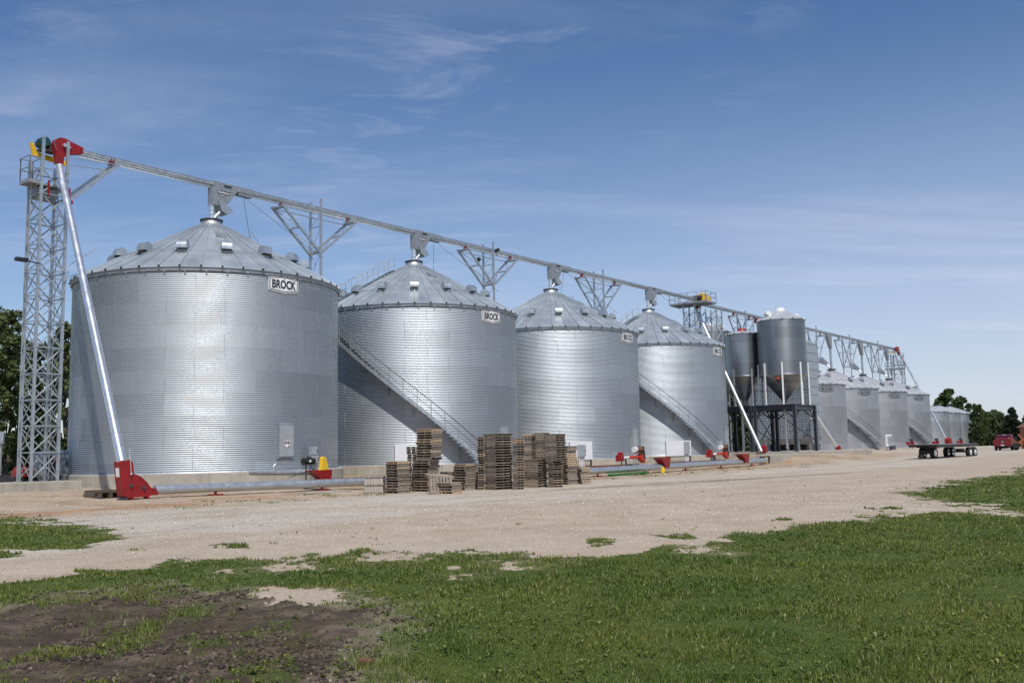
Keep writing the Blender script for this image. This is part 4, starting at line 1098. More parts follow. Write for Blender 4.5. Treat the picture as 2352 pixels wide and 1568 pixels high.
# boot of the near lift tube: big red housing on the ground
def near_boot():
    z = float(gh(bootx, booty))
    x, y = W(bt, bl)
    h = root('lift_boot', (x, y, z), RZ, 'large red steel boot on the ground joining the slanting and the flat tube', 'conveyor boot')
    S_ = .86
    prof = [(-.48, .10), (-.62, .78), (-.72, 1.66), (-.12, 1.74), (.02, 1.60), (.08, 1.10), (.45, .98), (.85, .68), (1.05, .42), (1.50, .34), (1.50, .06), (1.05, .05), (.9, .0), (-.2, .0)]
    mb = MB(); mb.prism(prof, (0, -.28, .10), (1, 0, 0), (0, 0, 1), (0, 1, 0), .56); bd = mb.build('boot_housing', M['red'], h, bevel=.012)
    mb = MB()
    for px_, pz_ in ((-.1, .55), (.62, .42)): mb.box((px_, -.30, pz_ + .1), (.16, .05, .16)); mb.tube((px_, -.30, pz_ + .1), (px_, -.40, pz_ + .1), .04, seg=10)
    mb.build('bearing', M['darksteel'], h)
    mb = MB(); mb.tube((-.12, -.34, 1.20), (-.24, -.34, 2.3), .022, seg=8); mb.tube((-.24, -.34, 2.28), (-.25, -.34, 2.34), .05, seg=10); mb.tube((-.12, -.34, 1.16), (-.12, -.34, 1.26), .06, seg=10); mb.build('take_up_rod', M['chrome'], h)
    mb = MB(); mb.box((-.665, -.0, 1.28), (.02, .30, .42), ry=-.10); mb.build('label_plate', M['white'], h)
    mb = MB()
    for px_ in (.05, .92): mb.box((px_, -.1, .06), (.08, .40, .20))
    mb.build('foot', M['red'], h)
    mb = MB(); n = 10
    for k in range(n):
        f_ = k / (n - 1); mb.box((.10 + f_ * .92, -.0, 1.20 - .62 * f_ ** 1.3 - .02), (.05, .60, .03))
    mb.build('flange_bolt', M['red'], h)
    h.scale = (.73, .80, .81)
    return x, y, z
bx_, by_, bz_ = near_boot()
p0 = Vector(Wz(bt - .31, bl, bz_ + 1.38)); p1 = Vector(Wz(-8.95, .34, 16.0))
lift_tube(p0, p1, .165, 'long bright slanting tube crossing in front of the nearest bin', joints=3)

# skids and pads under the boot and by the tower
def lumber(px, py, w, d_, h_, label, yaw=0, n=4, seed=1):
    random.seed(seed); x, y = at(px, py); o = root('timber_skid', (x, y, float(gh(x, y))), RZ + yaw, label, 'timber', 'old timber skids on the ground')
    for lv in range(2):
        for k in range(n if lv else 3):
            mb = MB()
            if lv == 0: mb.box(((k - 1) * w * .42, 0, h_ * .28), (.14, d_, h_ * .5))
            else: mb.box((random.uniform(-.05, .05), (k - (n - 1) / 2) * d_ / n, h_ * .66), (w * random.uniform(.9, 1.05), d_ / n * .85, h_ * .28))
            b_ = mb.build('board', M['timber'], o); b_.rotation_euler = (random.uniform(-.03, .03), random.uniform(-.03, .03), random.uniform(-.05, .05))
    return o
lumber(238, 1142, 1.1, 1.0, .36, 'stack of old boards left of the red boot', .1, 4, 3)
lumber(100, 1122, 1.5, .9, .34, 'weathered plank skid in front of the lattice tower', .25, 4, 5)
lumber(140, 1119, 1.1, .5, .50, 'dark timber block leaning beside the tower pad', .1, 3, 6)
lumber(55, 1118, .9, .7, .2, 'low broken skid at the left corner of the tower pad', .0, 3, 8)

# ------------------------------------------------------------------ ground level tubes
def ground_tube(pa, pb, z, r, label, nsup=4):
    a = Vector((*W(*pa), float(gh(*W(*pa))) + z)); b = Vector((*W(*pb), float(gh(*W(*pb))) + z))
    h = root('ground_conveyor', a, 0, label, 'conveyor tube', 'flat conveyor tubes lying along the bins')
    d_ = b - a; u = d_.normalized()
    mb = MB(); mb.tube((0, 0, 0), d_, r, seg=24); mb.build('tube', M['galv'], h)
    k = 3.0
    while k < d_.length - .5: mb = MB(); mb.tube(u * k, u * (k + .06), r * 1.08, seg=24); mb.build('tube_flange', M['galv'], h); k += 6.1
    for i in range(nsup):
        mb = MB(); c = d_ * ((i + .5) / nsup); mb.beam(c + Vector((0, 0, -z - .02)), c + Vector((0, 0, -r * .3)), .12, .09); mb.beam(c + Vector((-.25, -.2, -z + .04)), c + Vector((.25, .2, -z + .04)), .09, .06); mb.build('stand', M['red'], h)
    return h
ground_tube((bt + 1.04, bl + .05), (4.5, 14.0), .33, .18, 'near grey tube lying on the ground between red boot and pallets', 3)
ground_tube((14.0, 14.6), (43.0, 13.9), .36, .20, 'far grey tube lying on the ground right of the pallets', 5)
def pads(px, py, w, d_, label):
    x, y = at(px, py); mb = MB(); mb.box((0, 0, .03), (w, d_, .08)); o = mb.build('concrete_slab', M['concrete'], loc=(x, y, float(gh(x, y))), bevel=.01); o.rotation_euler = (0, 0, RZ)
    tag(o, label, 'slab', 'thin concrete slabs under the tubes')
pads(745, 1131, 2.4, .7, 'thin white slab under the yellow guarded hopper'); pads(1425, 1097, 2.2, .6, 'thin slab at the left end of the far tube')
pads(1672, 1086, 2.2, .7, 'thin slab below the middle of the far tube'); pads(1855, 1073, 2.2, .7, 'thin slab near the right end of the far tube')
# timber edging behind the tubes
for ta, tb, l_, lb in ((-8, 4, 9.3, 'long brown edging timber before the nearest bin'), (18, 31, 9.0, 'long brown edging timber before the third bin'), (33, 45, 9.4, 'long brown edging timber before the fourth bin')):
    a = Vector((*W(ta, l_), float(gh(*W(ta, l_))) + .12)); b = Vector((*W(tb, l_), float(gh(*W(tb, l_))) + .12))
    mb = MB(); mb.beam((0, 0, 0), b - a, .22, .26); o = mb.build('edging_timber', M['rust'], loc=a); tag(o, lb, 'timber', 'edging timbers along the bin foundations')

def inlet_hopper(t, l, label):
    x, y = W(t, l); z = float(gh(x, y))
    h = root('inlet_hopper', (x, y, z), RZ, label, 'hopper', 'red inlet hoppers on the ground tubes')
    mb = MB(); top = [(-.75, -.3, 1.0), (.62, -.3, 1.0), (.62, .3, 1.0), (-.75, .3, 1.0)]; md = [(-.12, -.26, .58), (.60, -.26, .58), (.60, .26, .58), (-.12, .26, .58)]; bt_ = [(-.02, -.22, .30), (.56, -.22, .30), (.56, .22, .30), (-.02, .22, .30)]
    mb.add(top + md + bt_, [(0, 4, 5, 1), (1, 5, 6, 2), (2, 6, 7, 3), (3, 7, 4, 0), (4, 8, 9, 5), (5, 9, 10, 6), (6, 10, 11, 7), (7, 11, 8, 4)]); mb.build('hopper_body', M['red'], h)
    mb = MB(); mb.box((-.06, 0, .92), (1.2, .5, .02)); mb.build('grain_grate', M['galvd'], h)
    return h
hp = inlet_hopper(-2.95, 12.75, 'red inlet hopper below the yellow belt guard'); hp.scale = (.82, .82, .9)
inlet_hopper(25.0, 14.4, 'red inlet hopper before the third bin')
inlet_hopper(38.2, 14.1, 'red inlet hopper before the fourth bin')
# unload auger with yellow guard coming from bin 1
x, y = W(-2.6, 12.6)
u = root('unload_auger', (x, y, float(gh(x, y))), RZ, 'black unload auger with motor and tall yellow belt guard', 'auger')
mb = MB(); mb.tube((-.2, .1, .95), (-.2, 5.6, .95), .13, seg=16); mb.build('auger_tube', M['galvd'], u)
mb = MB(); mb.tube((-.95, .45, 1.62), (-.25, .45, 1.62), .17, seg=18); mb.box((-.55, .45, 1.82), (.2, .12, .08)); mb.build('motor', M['black'], u)
mb = MB(); mb.box((-.62, .285, 1.62), (.12, .01, .12)); mb.build('motor_label', M['white'], u)
mb = MB(); mb.box((-.6, .45, 1.42), (.6, .3, .05)); mb.beam((-.75, .45, .2), (-.75, .45, 1.4), .05); mb.beam((-.35, .3, 1.0), (-.5, .4, 1.4), .05); mb.tube((-.5, .4, 1.1), (-1.05, 1.3, .75), .03, seg=6); mb.build('motor_bracket', M['darksteel'], u)
prof = []
for i in range(13):
    a = radians(180 - 15 * i); prof.append((.17 * cos(a), 1.62 + .17 * sin(a) + .06))
for i in range(13):
    a = radians(0 - 15 * i); prof.append((.33 * cos(a) + .06, .98 + .28 * sin(a)))
mb = MB(); mb.prism(prof, (0, -.05, 0), (1, .15, 0), (0, 0, 1), (-.15, 1, 0), .17); mb.build('belt_guard', M['yellow'], u, bevel=.015); u.scale = (.9, .9, .80)
mb = MB(); mb.path([(-.75, 1.8, 1.5), (-1.55, 1.8, 1.5), (-1.7, 1.8, 1.35), (-1.66, 1.8, 1.1), (-1.5, 1.8, .98), (-.75, 1.8, .98)], .03, 8); mb.build('loop_handle', M['chrome'], u)
def power_unit(t, l, label):
    x, y = W(t, l)
    h = root('power_unit', (x, y, float(gh(x, y))), RZ, label, 'motor unit', 'orange power units on the far tube')
    mb = MB(); mb.tube((-1.5, 0, .95), (.2, 0, .95), .10, seg=14); mb.prism([(-.1, .8), (.35, .55), (.45, 1.1), (-.1, 1.12)], (0, -.18, 0), (1, 0, 0), (0, 0, 1), (0, 1, 0), .36); mb.build('gearbox', M['orange'], h)
    mb = MB(); mb.tube((-2.3, 0, .92), (-1.5, 0, .95), .08, seg=12); mb.build('drive_shaft', M['white_tube'], h)
    mb = MB(); mb.box((-2.6, 0, .92), (.45, .4, .42)); mb.box((-2.5, 0, 1.2), (.25, .3, .2)); mb.build('gear_head', M['red'], h, bevel=.03)
    mb = MB(); mb.tube((-.75, 0, 1.45), (-.55, 0, 1.45), .2, seg=16); mb.build('motor_cap', M['white_tube'], h)
    mb = MB(); mb.tube((-.55, 0, 1.45), (.18, 0, 1.45), .18, seg=16); mb.box((-.2, 0, 1.22), (.7, .3, .06)); mb.build('motor', M['rust'], h)
    mb = MB(); mb.prism([(-.16, 1.65), (.16, 1.65), (.24, .85), (-.24, .85)], (.32, 0, 0), (0, 1, 0), (0, 0, 1), (-1, 0, 0), .12); mb.build('belt_guard', M['black'], h)
    mb = MB(); mb.beam((-1.7, 0, 0), (-1.9, 0, .85), .08); mb.beam((-2.4, 0, 0), (-2.4, 0, .8), .05); mb.build('stand', M['darksteel'], h)
    return h
p_ = power_unit(25.2, 12.6, 'orange and red power unit before the third bin')
power_unit(38.4, 12.5, 'orange and red power unit before the fourth bin')
# yellow end caps, green plank
for t_, l_, z_, r_, lb in ((24.0, 15.0, .22, .22, 'yellow oval disc hanging under the far tube'), (43.15, 13.9, .36, .26, 'yellow oval disc on the right end of the far tube')):
    x, y = W(t_, l_); mb = MB(); s_ = [(.6 * r_ * cos(a / 8 * pi), r_ * sin(a / 8 * pi)) for a in range(16)]
    mb.prism(s_, (0, 0, 0), (1, 0, 0), (0, 0, 1), (0, 1, 0), .05); mb.prism([(a * .45, b * .45) for a, b in s_], (0, -.01, 0), (1, 0, 0), (0, 0, 1), (0, 1, 0), .01)
    o = mb.build('end_disc', M['yellow'], loc=(x, y, float(gh(x, y)) + z_)); o.rotation_euler = (0, 0, RZ - .6); tag(o, lb, 'disc', 'yellow discs on the far tube')
x, y = at(1445, 1091); mb = MB(); mb.beam((-2.3, 0, .10), (2.3, 0, .13), .22, .10); mb.box((-2.0, 0, .05), (.2, .4, .1)); mb.box((1.7, 0, .05), (.2, .4, .1))
o = mb.build('green_rail', M['green'], loc=(x, y, float(gh(x, y)))); o.rotation_euler = (0, 0, RZ); tag(o, 'long green metal rail lying in front of the far tube', 'metal rail')
x, y = W(13.2, 15.5); mb = MB(); mb.prism([(-.6, .75), (.15, .15), (.10, 0), (-.6, .0)], (0, -.3, 0), (1, 0, 0), (0, 0, 1), (0, 1, 0), .5)
o = mb.build('green_hood', M['green'], loc=(x, y, float(gh(x, y)))); o.rotation_euler = (0, 0, RZ); tag(o, 'dark green wedge hood at the right of the pallet stacks', 'hood')

# ------------------------------------------------------------------ white electrical boards
def eboard(ta, tb, l, z0, z1, label, box=None, legs=True):
    tm = (ta + tb) / 2; x, y = W(tm, l); z = float(gh(x, y)); w_ = tb - ta
    h = root('electrical_board', (x, y, z), RZ, label, 'electrical board', 'white boards standing before the bins')
    mb = MB(); mb.box((0, 0, (z0 + z1) / 2 - z), (w_, .05, z1 - z0)); mb.build('panel', M['white'], h, bevel=.004)
    mb = MB()
    for x_ in (-w_ / 2 + .08, w_ / 2 - .08): mb.beam((x_, .06, -.05), (x_, .06, z1 - z - .05), .08)
    mb.beam((-w_ / 2 + .08, .06, z0 - z - .06), (w_ / 2 - .08, .06, z0 - z - .06), .06)
    mb.beam((-w_ / 2 + .08, .06, .28), (w_ / 2 - .08, .06, .28), .04); mb.build('frame', M['black'], h)
    if box:
        bx, bw, bz0, bz1 = box
        mb = MB(); mb.box((bx, -.14, (bz0 + bz1) / 2 - z), (bw, .22, bz1 - bz0)); e = mb.build('enclosure', M['boxgrey'], h, bevel=.01)
        mb = MB(); mb.box((bx + bw * .35, -.26, (bz0 + bz1) / 2 - z), (.03, .03, .1)); mb.build('handle', M['black'], e)
        mb = MB()
        for k in range(4): mb.tube((bx - bw * .36 + k * bw * .24, -.12, -.05), (bx - bw * .36 + k * bw * .24, -.12, bz0 - z), .03, seg=8)
        mb.build('conduit', M['white_tube'], h)
    return h
eboard(6.0, 7.0, 8.5, 1.06, 2.0, 'plain white board in front of the second bin, left of the tall pallets')
eboard(22.1, 24.8, 9.0, .82, 2.08, 'white board with a small grey box, behind the right end of the pallets', (-.15, .72, 1.05, 1.85))
eboard(35.4, 39.5, 9.0, .85, 2.06, 'wide white board with a tall grey cabinet, before the fourth bin', (1.1, .62, .95, 1.98))
def cabinet(t, l, w_, z0, z1, label):
    x, y = W(t, l); z = float(gh(x, y)); mb = MB(); h = root('control_cabinet', (x, y, z), RZ, label, 'cabinet', 'grey cabinets beside the bins')
    mb.box((0, 0, (z0 + z1) / 2 - z), (w_, .3, z1 - z0)); mb.build('case', M['boxgrey'], h, bevel=.012)
    mb = MB(); mb.box((w_ * .35, -.16, (z0 + z1) / 2 - z), (.03, .03, .16)); mb.build('handle', M['black'], h)
    mb = MB()
    for x_ in (-w_ * .3, w_ * .3): mb.beam((x_, 0, 0), (x_, 0, z0 - z), .05)
    mb.build('leg', M['galvd'], h)
cabinet(29.2, 9.8, .62, .95, 2.35, 'tall grey cabinet between the third bin and the wide white board')
cabinet(1.25, 7.35, .34, 1.55, 1.98, 'small grey switch box on the nearest bin, right of its door')
cabinet(1.2, 7.45, .42, 1.15, 1.5, 'grey junction box below the small switch box on the nearest bin')
cabinet(44.0, 9.4, .55, 1.0, 2.0, 'grey cabinet at the right edge of the fourth bin')
# ------------------------------------------------------------------ central tower, tanks, dryer
ct = rrow('lattice_tower', 58.3, 0, .3, 'lattice tower with a railed platform behind the fourth large bin', 'tower', 'square lattice towers')
lattice(None, 1.27, .2, 15.9, 1.24, ct, .12, .055)
rail_platform(ct, -.9, 1.5, -2.1, 2.1, 16.05, 1.1, 'galvd')
ct2 = rrow('lattice_tower', 63.4, 0, .3, 'second lattice tower of the pair, half hidden by the pale tank roof', 'tower', 'square lattice towers')
lattice(None, 1.27, .2, 16.1, 1.24, ct2, .12, .055)
mb = MB()
for y_ in (-.6, .6): mb.beam((-3.9, y_, 13.9), (-.6, y_, 15.9), .1, .12)
mb.build('side_bracket', M['galv'], ct2)
# drive on the platform
h = rrow('conveyor_drive', 59.6, 0, 16.98, 'black motor and large yellow belt guard on the railed platform', 'conveyor drive')
mb = MB(); mb.tube((-.2, -.6, .15), (-.2, .2, .15), .28, seg=18); mb.build('motor', M['black'], h)
mb = MB(); mb.prism([(0, -.15), (.1, .55), (.45, .7), (1.7, .35), (1.9, .05), (1.75, -.2)], (0, -.75, 0), (1, 0, 0), (0, 0, 1), (0, 1, 0), .2); mb.prism([(-.75, -.1), (-.7, .7), (.4, .45), (.55, -.1)], (0.05, 0, 0), (0, 1, 0), (0, 0, 1), (1, 0, 0), .2); mb.build('belt_guard', M['yellow'], h)
mb = MB(); mb.prism([(-.4, -.25), (.5, -.25), (.4, -.9), (-.2, -.9)], (0, -.25, 0), (1, 0, 0), (0, 0, 1), (0, 1, 0), .5); mb.build('throat', M['red'], h)
a = Wz(57.0, 7.5, .95); b = Wz(59.0, .15, 15.9)
lift_tube(a, b, .17, 'bright slanting tube rising between the fourth bin and the hopper tanks', joints=2, sleeve=False)
def small_boot(t, l, z, label, s=1.0):
    x, y = W(t, l); h = root('lift_boot', (x, y, z), RZ, label, 'conveyor boot', 'small red boots of the far lift tubes')
    mb = MB(); mb.prism([(-.35 * s, 0), (.45 * s, 0), (.55 * s, .28 * s), (.3 * s, .85 * s), (-.15 * s, 1.0 * s), (-.45 * s, .8 * s)], (0, -.28 * s, 0), (1, 0, 0), (0, 0, 1), (0, 1, 0), .56 * s); mb.build('boot_housing', M['red'], h, bevel=.02)
    mb = MB(); mb.tube((0, -.28 * s, .4 * s), (0, -.36 * s, .4 * s), .08 * s, seg=10); mb.build('bearing', M['darksteel'], h)
small_boot(57.3, 7.7, .84, 'small red boot on the concrete dock by the steel frame', .72)

def hopper_tank(t, l, R, ze, zb, ztip, zroof, zbase, label, nleg, legtop, wall, vents, corr=True, legmat='white_tube', cap=None, n=14):
    b = rrow('hopper_tank', t, l, zbase, label, 'hopper tank', 'tanks with cone bottoms')
    Z = lambda z: z - zbase
    if corr: corr_wall(R, Z(zb), Z(ze), .1016, .007, 96, 5, M[wall], b)
    else: MB().lathe([(R, Z(zb)), (R, Z(ze))], 64).build('wall', M[wall], b)
    MB().lathe([(R, Z(zb)), (R + .02, Z(zb) - .06), (.32, Z(ztip)), (.28, Z(ztip) - .3), (.01, Z(ztip) - .3)], 64, smooth=False).build('cone_bottom', M[wall], b)
    sl = (zroof - .25 - ze) / (R + .1 - .45)
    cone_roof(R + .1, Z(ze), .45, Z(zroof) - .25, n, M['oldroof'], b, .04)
    MB().lathe([(.62, Z(zroof) - .32), (.46, Z(zroof) - .2), (.46, Z(zroof)), (.25, Z(zroof) + .06), (.01, Z(zroof) + .06)], 24).build('roof_cap', M['white_tube'] if cap is None else M[cap], b)
    for a, r in vents: put_vent(b, r, a, R + .1, Z(ze), sl, 'tank', .95, M['white_tube'])
    for k in range(nleg):
        a = 360 / nleg * k + 20; mb = MB(); mb.beam(onR(R + .07, a, 0), onR(R + .07, a, Z(legtop)), .16, .12, up=onR(1, a)); mb.build('leg', M[legmat], b)
    mb = MB()
    for k in range(nleg):
        a = 360 / nleg * k + 20; mb.tube(onR(R + .07, a, Z((zb + zbase) / 2)), onR(R + .07, a + 360 / nleg, Z((zb + zbase) / 2)), .02, seg=5)
    mb.build('leg_tie', M['darksteel'], b)
    return b
def steel_frame(t0, t1, l0, l1, zt, zb, label):
    tm, lm = (t0 + t1) / 2, (l0 + l1) / 2
    h = rrow('steel_frame', tm, lm, zb, label, 'steel frame', 'dark steel frames carrying the hopper tanks')
    a, b = (t1 - t0) / 2, (l1 - l0) / 2; H = zt - zb
    for x in (-a, a):
        for y in (-b, b):
            mb = MB()                                     # wide flange column
            for dx in (-.13, .13): mb.box((x, y + dx, H / 2), (.34, .04, H))
            mb.box((x, y, H / 2), (.03, .23, H)); mb.box((x, y, .015), (.4, .4, .03)); mb.build('column', M['darksteel'], h)
    mb = MB()
    for y in (-b, b):
        for dz in (-.48, -.02): mb.box((0, y, H + dz), (2 * a + .26, .26, .035))
        mb.box((0, y, H - .25), (2 * a + .26, .03, .46))
    for x in (-a + .16, 0, a - .16):
        for dz in (-.44, -.06): mb.box((x, 0, H + dz), (.22, 2 * b - .28, .03))
        mb.box((x, 0, H - .25), (.03, 2 * b - .28, .38))
    mb.build('beam', M['darksteel'], h)
    mb = MB()
    for x in (-a, a):
        for s_ in (-1, 1): mb.beam((x, s_ * (b - .1), H - 1.3), (x, s_ * (b - 1.1), H - .5), .12)
    for y in (-b, b):
        for s_ in (-1, 1): mb.beam((s_ * (a - .1), y, H - 1.4), (s_ * (a - 1.3), y, H - .5), .12)
    mb.beam((-a, b, .4), (a, b, H - .6), .07); mb.beam((a, b, .4), (-a, b, H - .6), .07); mb.beam((a, -b, 1.0), (a, b, H - .6), .07)
    mb.build('knee_brace', M['darksteel'], h)
    mb = MB(); mb.box((0, 0, H + .03), (2 * a + .2, 2 * b + .2, .05)); mb.build('deck_plate', M['darksteel'], h)
    mb = MB(); mb.tube((0, 0, H - .2), (0, 0, .3), .11, seg=14); mb.build('drop_tube', M['white_tube'], h)
    return h
steel_frame(59.6, 65.0, 5.9, 10.0, 5.47, .87, 'dark steel frame under the striped hopper tank')
steel_frame(59.6, 65.0, 1.2, 5.4, 5.50, .87, 'dark steel frame under the smooth hopper tank, partly behind the fourth bin')
hopper_tank(62.2, 8.0, 2.4, 14.15, 8.6, 6.1, 15.45, 5.47, 'tall corrugated hopper tank on bright legs above the dark frame', 8, 9.75, 'tankwall', [(60, 1.9), (-120, 1.6)])
hopper_tank(62.2, 3.7, 1.75, 13.15, 8.75, 6.2, 13.75, 5.50, 'smooth dark hopper tank left of the tall corrugated one', 6, 9.4, 'tanksmooth' if 'tanksmooth' in M else 'tankwall', [], corr=False, cap='red', legmat='galvd')
hopper_tank(72.3, -5.0, 2.55, 14.95, 9.0, 6.5, 16.1, .4, 'corrugated hopper tank with a white roof behind the railed platform', 8, 9.5, 'tankwall', [(70, 1.9), (-20, 2.0)], legmat='galvd')
x, y = W(62.2 - 2.1, 8.3)
o = root('beacon', (x, y, 8.15), RZ, 'orange warning beacon on the cone of the tall hopper tank', 'beacon')
mb = MB(); mb.lathe([(.01, .2), (.16, .16), (.2, 0), (.18, -.12)], 18); mb.build('lamp_dome', M['orange'], o)
mb = MB(); mb.lathe([(.19, -.12), (.17, -.3), (.01, -.32)], 18); mb.beam((-.6, .8, -.25), (.6, -.8, -.25), .04); mb.build('lamp_base', M['black'], o)
# red diverter in front of the tall tank roof
o = rrow('spout_diverter', 73.6, .2, 16.2, 'small red diverter under the conveyor left of the tall tank roof', 'diverter'); o.scale = (.7, .7, .7)
mb = MB(); mb.prism([(-.6, .3), (.6, .0), (.7, -.6), (-.1, -.6)], (0, -.5, 0), (1, 0, 0), (0, 0, 1), (0, 1, 0), .5); mb.build('body', M['red'], o)
mb = MB(); mb.tube((-.3, 0, -.5), (-.6, 0, -2.2), .14, seg=12); mb.build('spout_tube', M['galv'], o)

# dryer: near corner (t=75.7, l=5.5); the louvred face looks back along the row
dr = rrow('grain_dryer', 75.6, 2.0, .4, 'tall grey grain dryer with rows of small triangular openings', 'grain dryer')
Dw, Dd, H0, H1 = 7.0, 3.2, 1.9, 12.9
mb = MB(); mb.box((Dd / 2, 0, (H0 + H1) / 2), (Dd, Dw, H1 - H0)); mb.build('body', M['galv'], dr)
mb = MB(); rows = int((H1 - H0) / .62)
for k in range(rows + 1): mb.box((-.03, 0, H0 + k * .62), (.06, Dw, .035))
for k in range(9): mb.box((-.035, -Dw / 2 + k * Dw / 8, (H0 + H1) / 2), (.07, .04, H1 - H0 + .02))
mb.build('panel_flange', M['galv'], dr)
mb = MB()
for k in range(rows):
    for j in range(24):
        y_ = -Dw / 2 + .18 + j * (Dw - .3) / 23.6; z_ = H0 + k * .62 + .14
        if (j % 3) == 2 and False: continue
        mb.add([(-.012, y_ - .095, z_), (-.012, y_ + .095, z_), (-.012, y_, z_ + .18)], [(0, 2, 1)])
mb.build('duct_opening', M['opening'], dr)['kind'] = 'stuff'
mb = MB()
for k in range(12): mb.box((Dd / 2, -Dw / 2 - .02, H0 + k * .98), (Dd, .05, .05))
mb.build('side_seam', M['galvd'], dr)
mb = MB(); mb.add([(0, -Dw / 2, H0), (Dd, -Dw / 2, H0), (Dd, Dw / 2, H0), (0, Dw / 2, H0), (.5, -Dw / 2, 1.15), (Dd - .5, -Dw / 2, 1.15), (Dd - .5, Dw / 2, 1.15), (.5, Dw / 2, 1.15)], [(0, 1, 5, 4), (1, 2, 6, 5), (2, 3, 7, 6), (3, 0, 4, 7), (4, 5, 6, 7)]); mb.build('bottom_hopper', M['galvd'], dr)
for j in range(6):
    for x_ in (.15, Dd - .15):
        mb = MB(); mb.beam((x_, -Dw / 2 + .2 + j * (Dw - .4) / 5, .1), (x_, -Dw / 2 + .2 + j * (Dw - .4) / 5, H0), .14); mb.build('leg', M['galv'], dr)
mb = MB(); mb.box((Dd + 1.6, .6, 1.5), (3.2, 4.5, 3.0)); mb.build('fan_housing', M['darksteel'], dr)
mb = MB(); mb.box((.6, -Dw / 2 - .55, 3.9), (3.2, 1.0, .06))
for x_ in (-.9, 0.1, 1.1, 2.1): mb.beam((x_, -Dw / 2 - 1.0, .4), (x_, -Dw / 2 - 1.0, 5.0), .06)
for z_ in (4.4, 4.95): mb.beam((-.95, -Dw / 2 - 1.0, z_), (2.15, -Dw / 2 - 1.0, z_), .05)
for k in range(12): mb.beam((2.2 + .14 * k, -Dw / 2 - .9, 3.7 - .27 * k), (2.2 + .14 * k, -Dw / 2 - .4, 3.7 - .27 * k), .2, .03)
mb.build('service_walkway', M['galv'], dr)
a = Wz(76.6, 8.0, 1.1); b = Wz(74.6, 6.7, 4.6)
lift_tube(a, b, .17, 'short slanting tube beside the first older bin', joints=1, sleeve=False)
small_boot(76.75, 8.1, .55, 'small red boot at the foot of the first older bin', .8)

# concrete dock the frames stand on
def dock(ta, tb, la, lb, z0, z1, label):
    x, y = W((ta + tb) / 2, (la + lb) / 2); mb = MB(); mb.box((0, 0, (z0 + z1) / 2), (tb - ta, lb - la, z1 - z0)); o = mb.build('concrete_dock', M['concrete'], loc=(x, y, 0), bevel=.03); o.rotation_euler = (0, 0, RZ)
    tag(o, label, 'concrete dock', 'raised concrete docks'); return o
dock(57.2, 74.5, -8, 12.6, -.1, .86, 'raised concrete dock carrying the dark steel frames')
dock(50.4, 57.15, 8.8, 13.2, -.1, .70, 'lower concrete dock with the dark pit opening before the fourth bin')
x, y = W(46.9, 13.2); mb = MB(); mb.box((0, .0, .34), (6.6, .12, .68)); o = mb.build('retaining_wall', M['concrete'], loc=(x, y, float(gh(x, y)))); o.rotation_euler = (0, 0, RZ + pi / 2 * 0); tag(o, 'short concrete retaining wall where the far tube ends', 'wall')
x, y = W(47.2, 13.05); mb = MB(); mb.box((0, 0, .36), (1.9, .10, .50)); o = mb.build('pit_cover', M['black'], loc=(x, y, float(gh(x, y)))); o.rotation_euler = (0, 0, RZ); 
o.location = (*W(44.2, 13.33), float(gh(x, y))); tag(o, 'black pit cover against the retaining wall', 'pit cover')

# far end: tower, drive, lift tube
ft = rrow('lattice_tower', 130.2, 0, .45, 'farthest lattice tower at the right end of the conveyor', 'tower', 'square lattice towers')
lattice(None, 1.6, .0, 15.4, 1.5, ft, .13, .06)
rail_platform(ft, -1.5, -.8, -1.4, 1.6, 12.9, 1.1)
mb = MB()
for y_ in (-.8, .8): mb.beam((-.8, y_, 11.8), (-4.2, y_, 15.6), .12, .14); mb.beam((-4.2, y_, 15.6), (.8, y_, 15.6), .07)
mb.beam((-4.2, -.8, 15.6), (-4.2, .8, 15.6), .1); mb.build('side_bracket', M['galv'], ft)
mb = MB()
for z_ in (5.5, 8.5, 10.5): mb.beam((-3.4, .4, z_), (-.8, .4, z_), .05)
mb.build('walkway_bracket', M['galv'], ft)
drive_head(129.9, 16.66, 'small red drive head on the farthest tower', flip=-1, far=True)
a = Wz(131.6, 6.4, 1.6); b = Wz(130.9, .5, 15.7)
lift_tube(a, b, .17, 'slanting tube falling from the farthest tower to the yard', joints=2, sleeve=False)
small_boot(131.7, 6.6, .6, 'small red boot between the older bins and the small low bins', 1.5)
for t_, l_, lb in ((118.0, 8.3, 'distant red motor unit before the third older bin'), (131.0, 8.6, 'distant red motor unit left of the far red boot'), (104.0, 8.6, 'distant dark motor unit behind the trailer wheel')):
    x, y = W(t_, l_); h = root('power_unit', (x, y, float(gh(x, y))), RZ, lb, 'motor unit', 'distant motor units before the older bins')
    mb = MB(); mb.tube((-1.4, 0, .8), (.1, 0, .8), .1, seg=10); mb.box((-1.7, 0, .8), (.4, .4, .4)); mb.box((.3, 0, .7), (.4, .4, .7)); mb.build('gearbox', M['red'], h)
    mb = MB(); mb.tube((-.5, 0, 1.25), (.3, 0, 1.25), .2, seg=12); mb.build('motor', M['darksteel'], h)
    mb = MB(); mb.beam((-1.2, 0, 0), (-1.2, 0, .8), .07); mb.beam((.3, 0, 0), (.3, 0, .8), .07); mb.build('stand', M['galvd'], h)
ground_tube((104.5, 9.6), (122.5, 9.3), .34, .2, 'distant grey tube along the foundations of the older bins', 3)
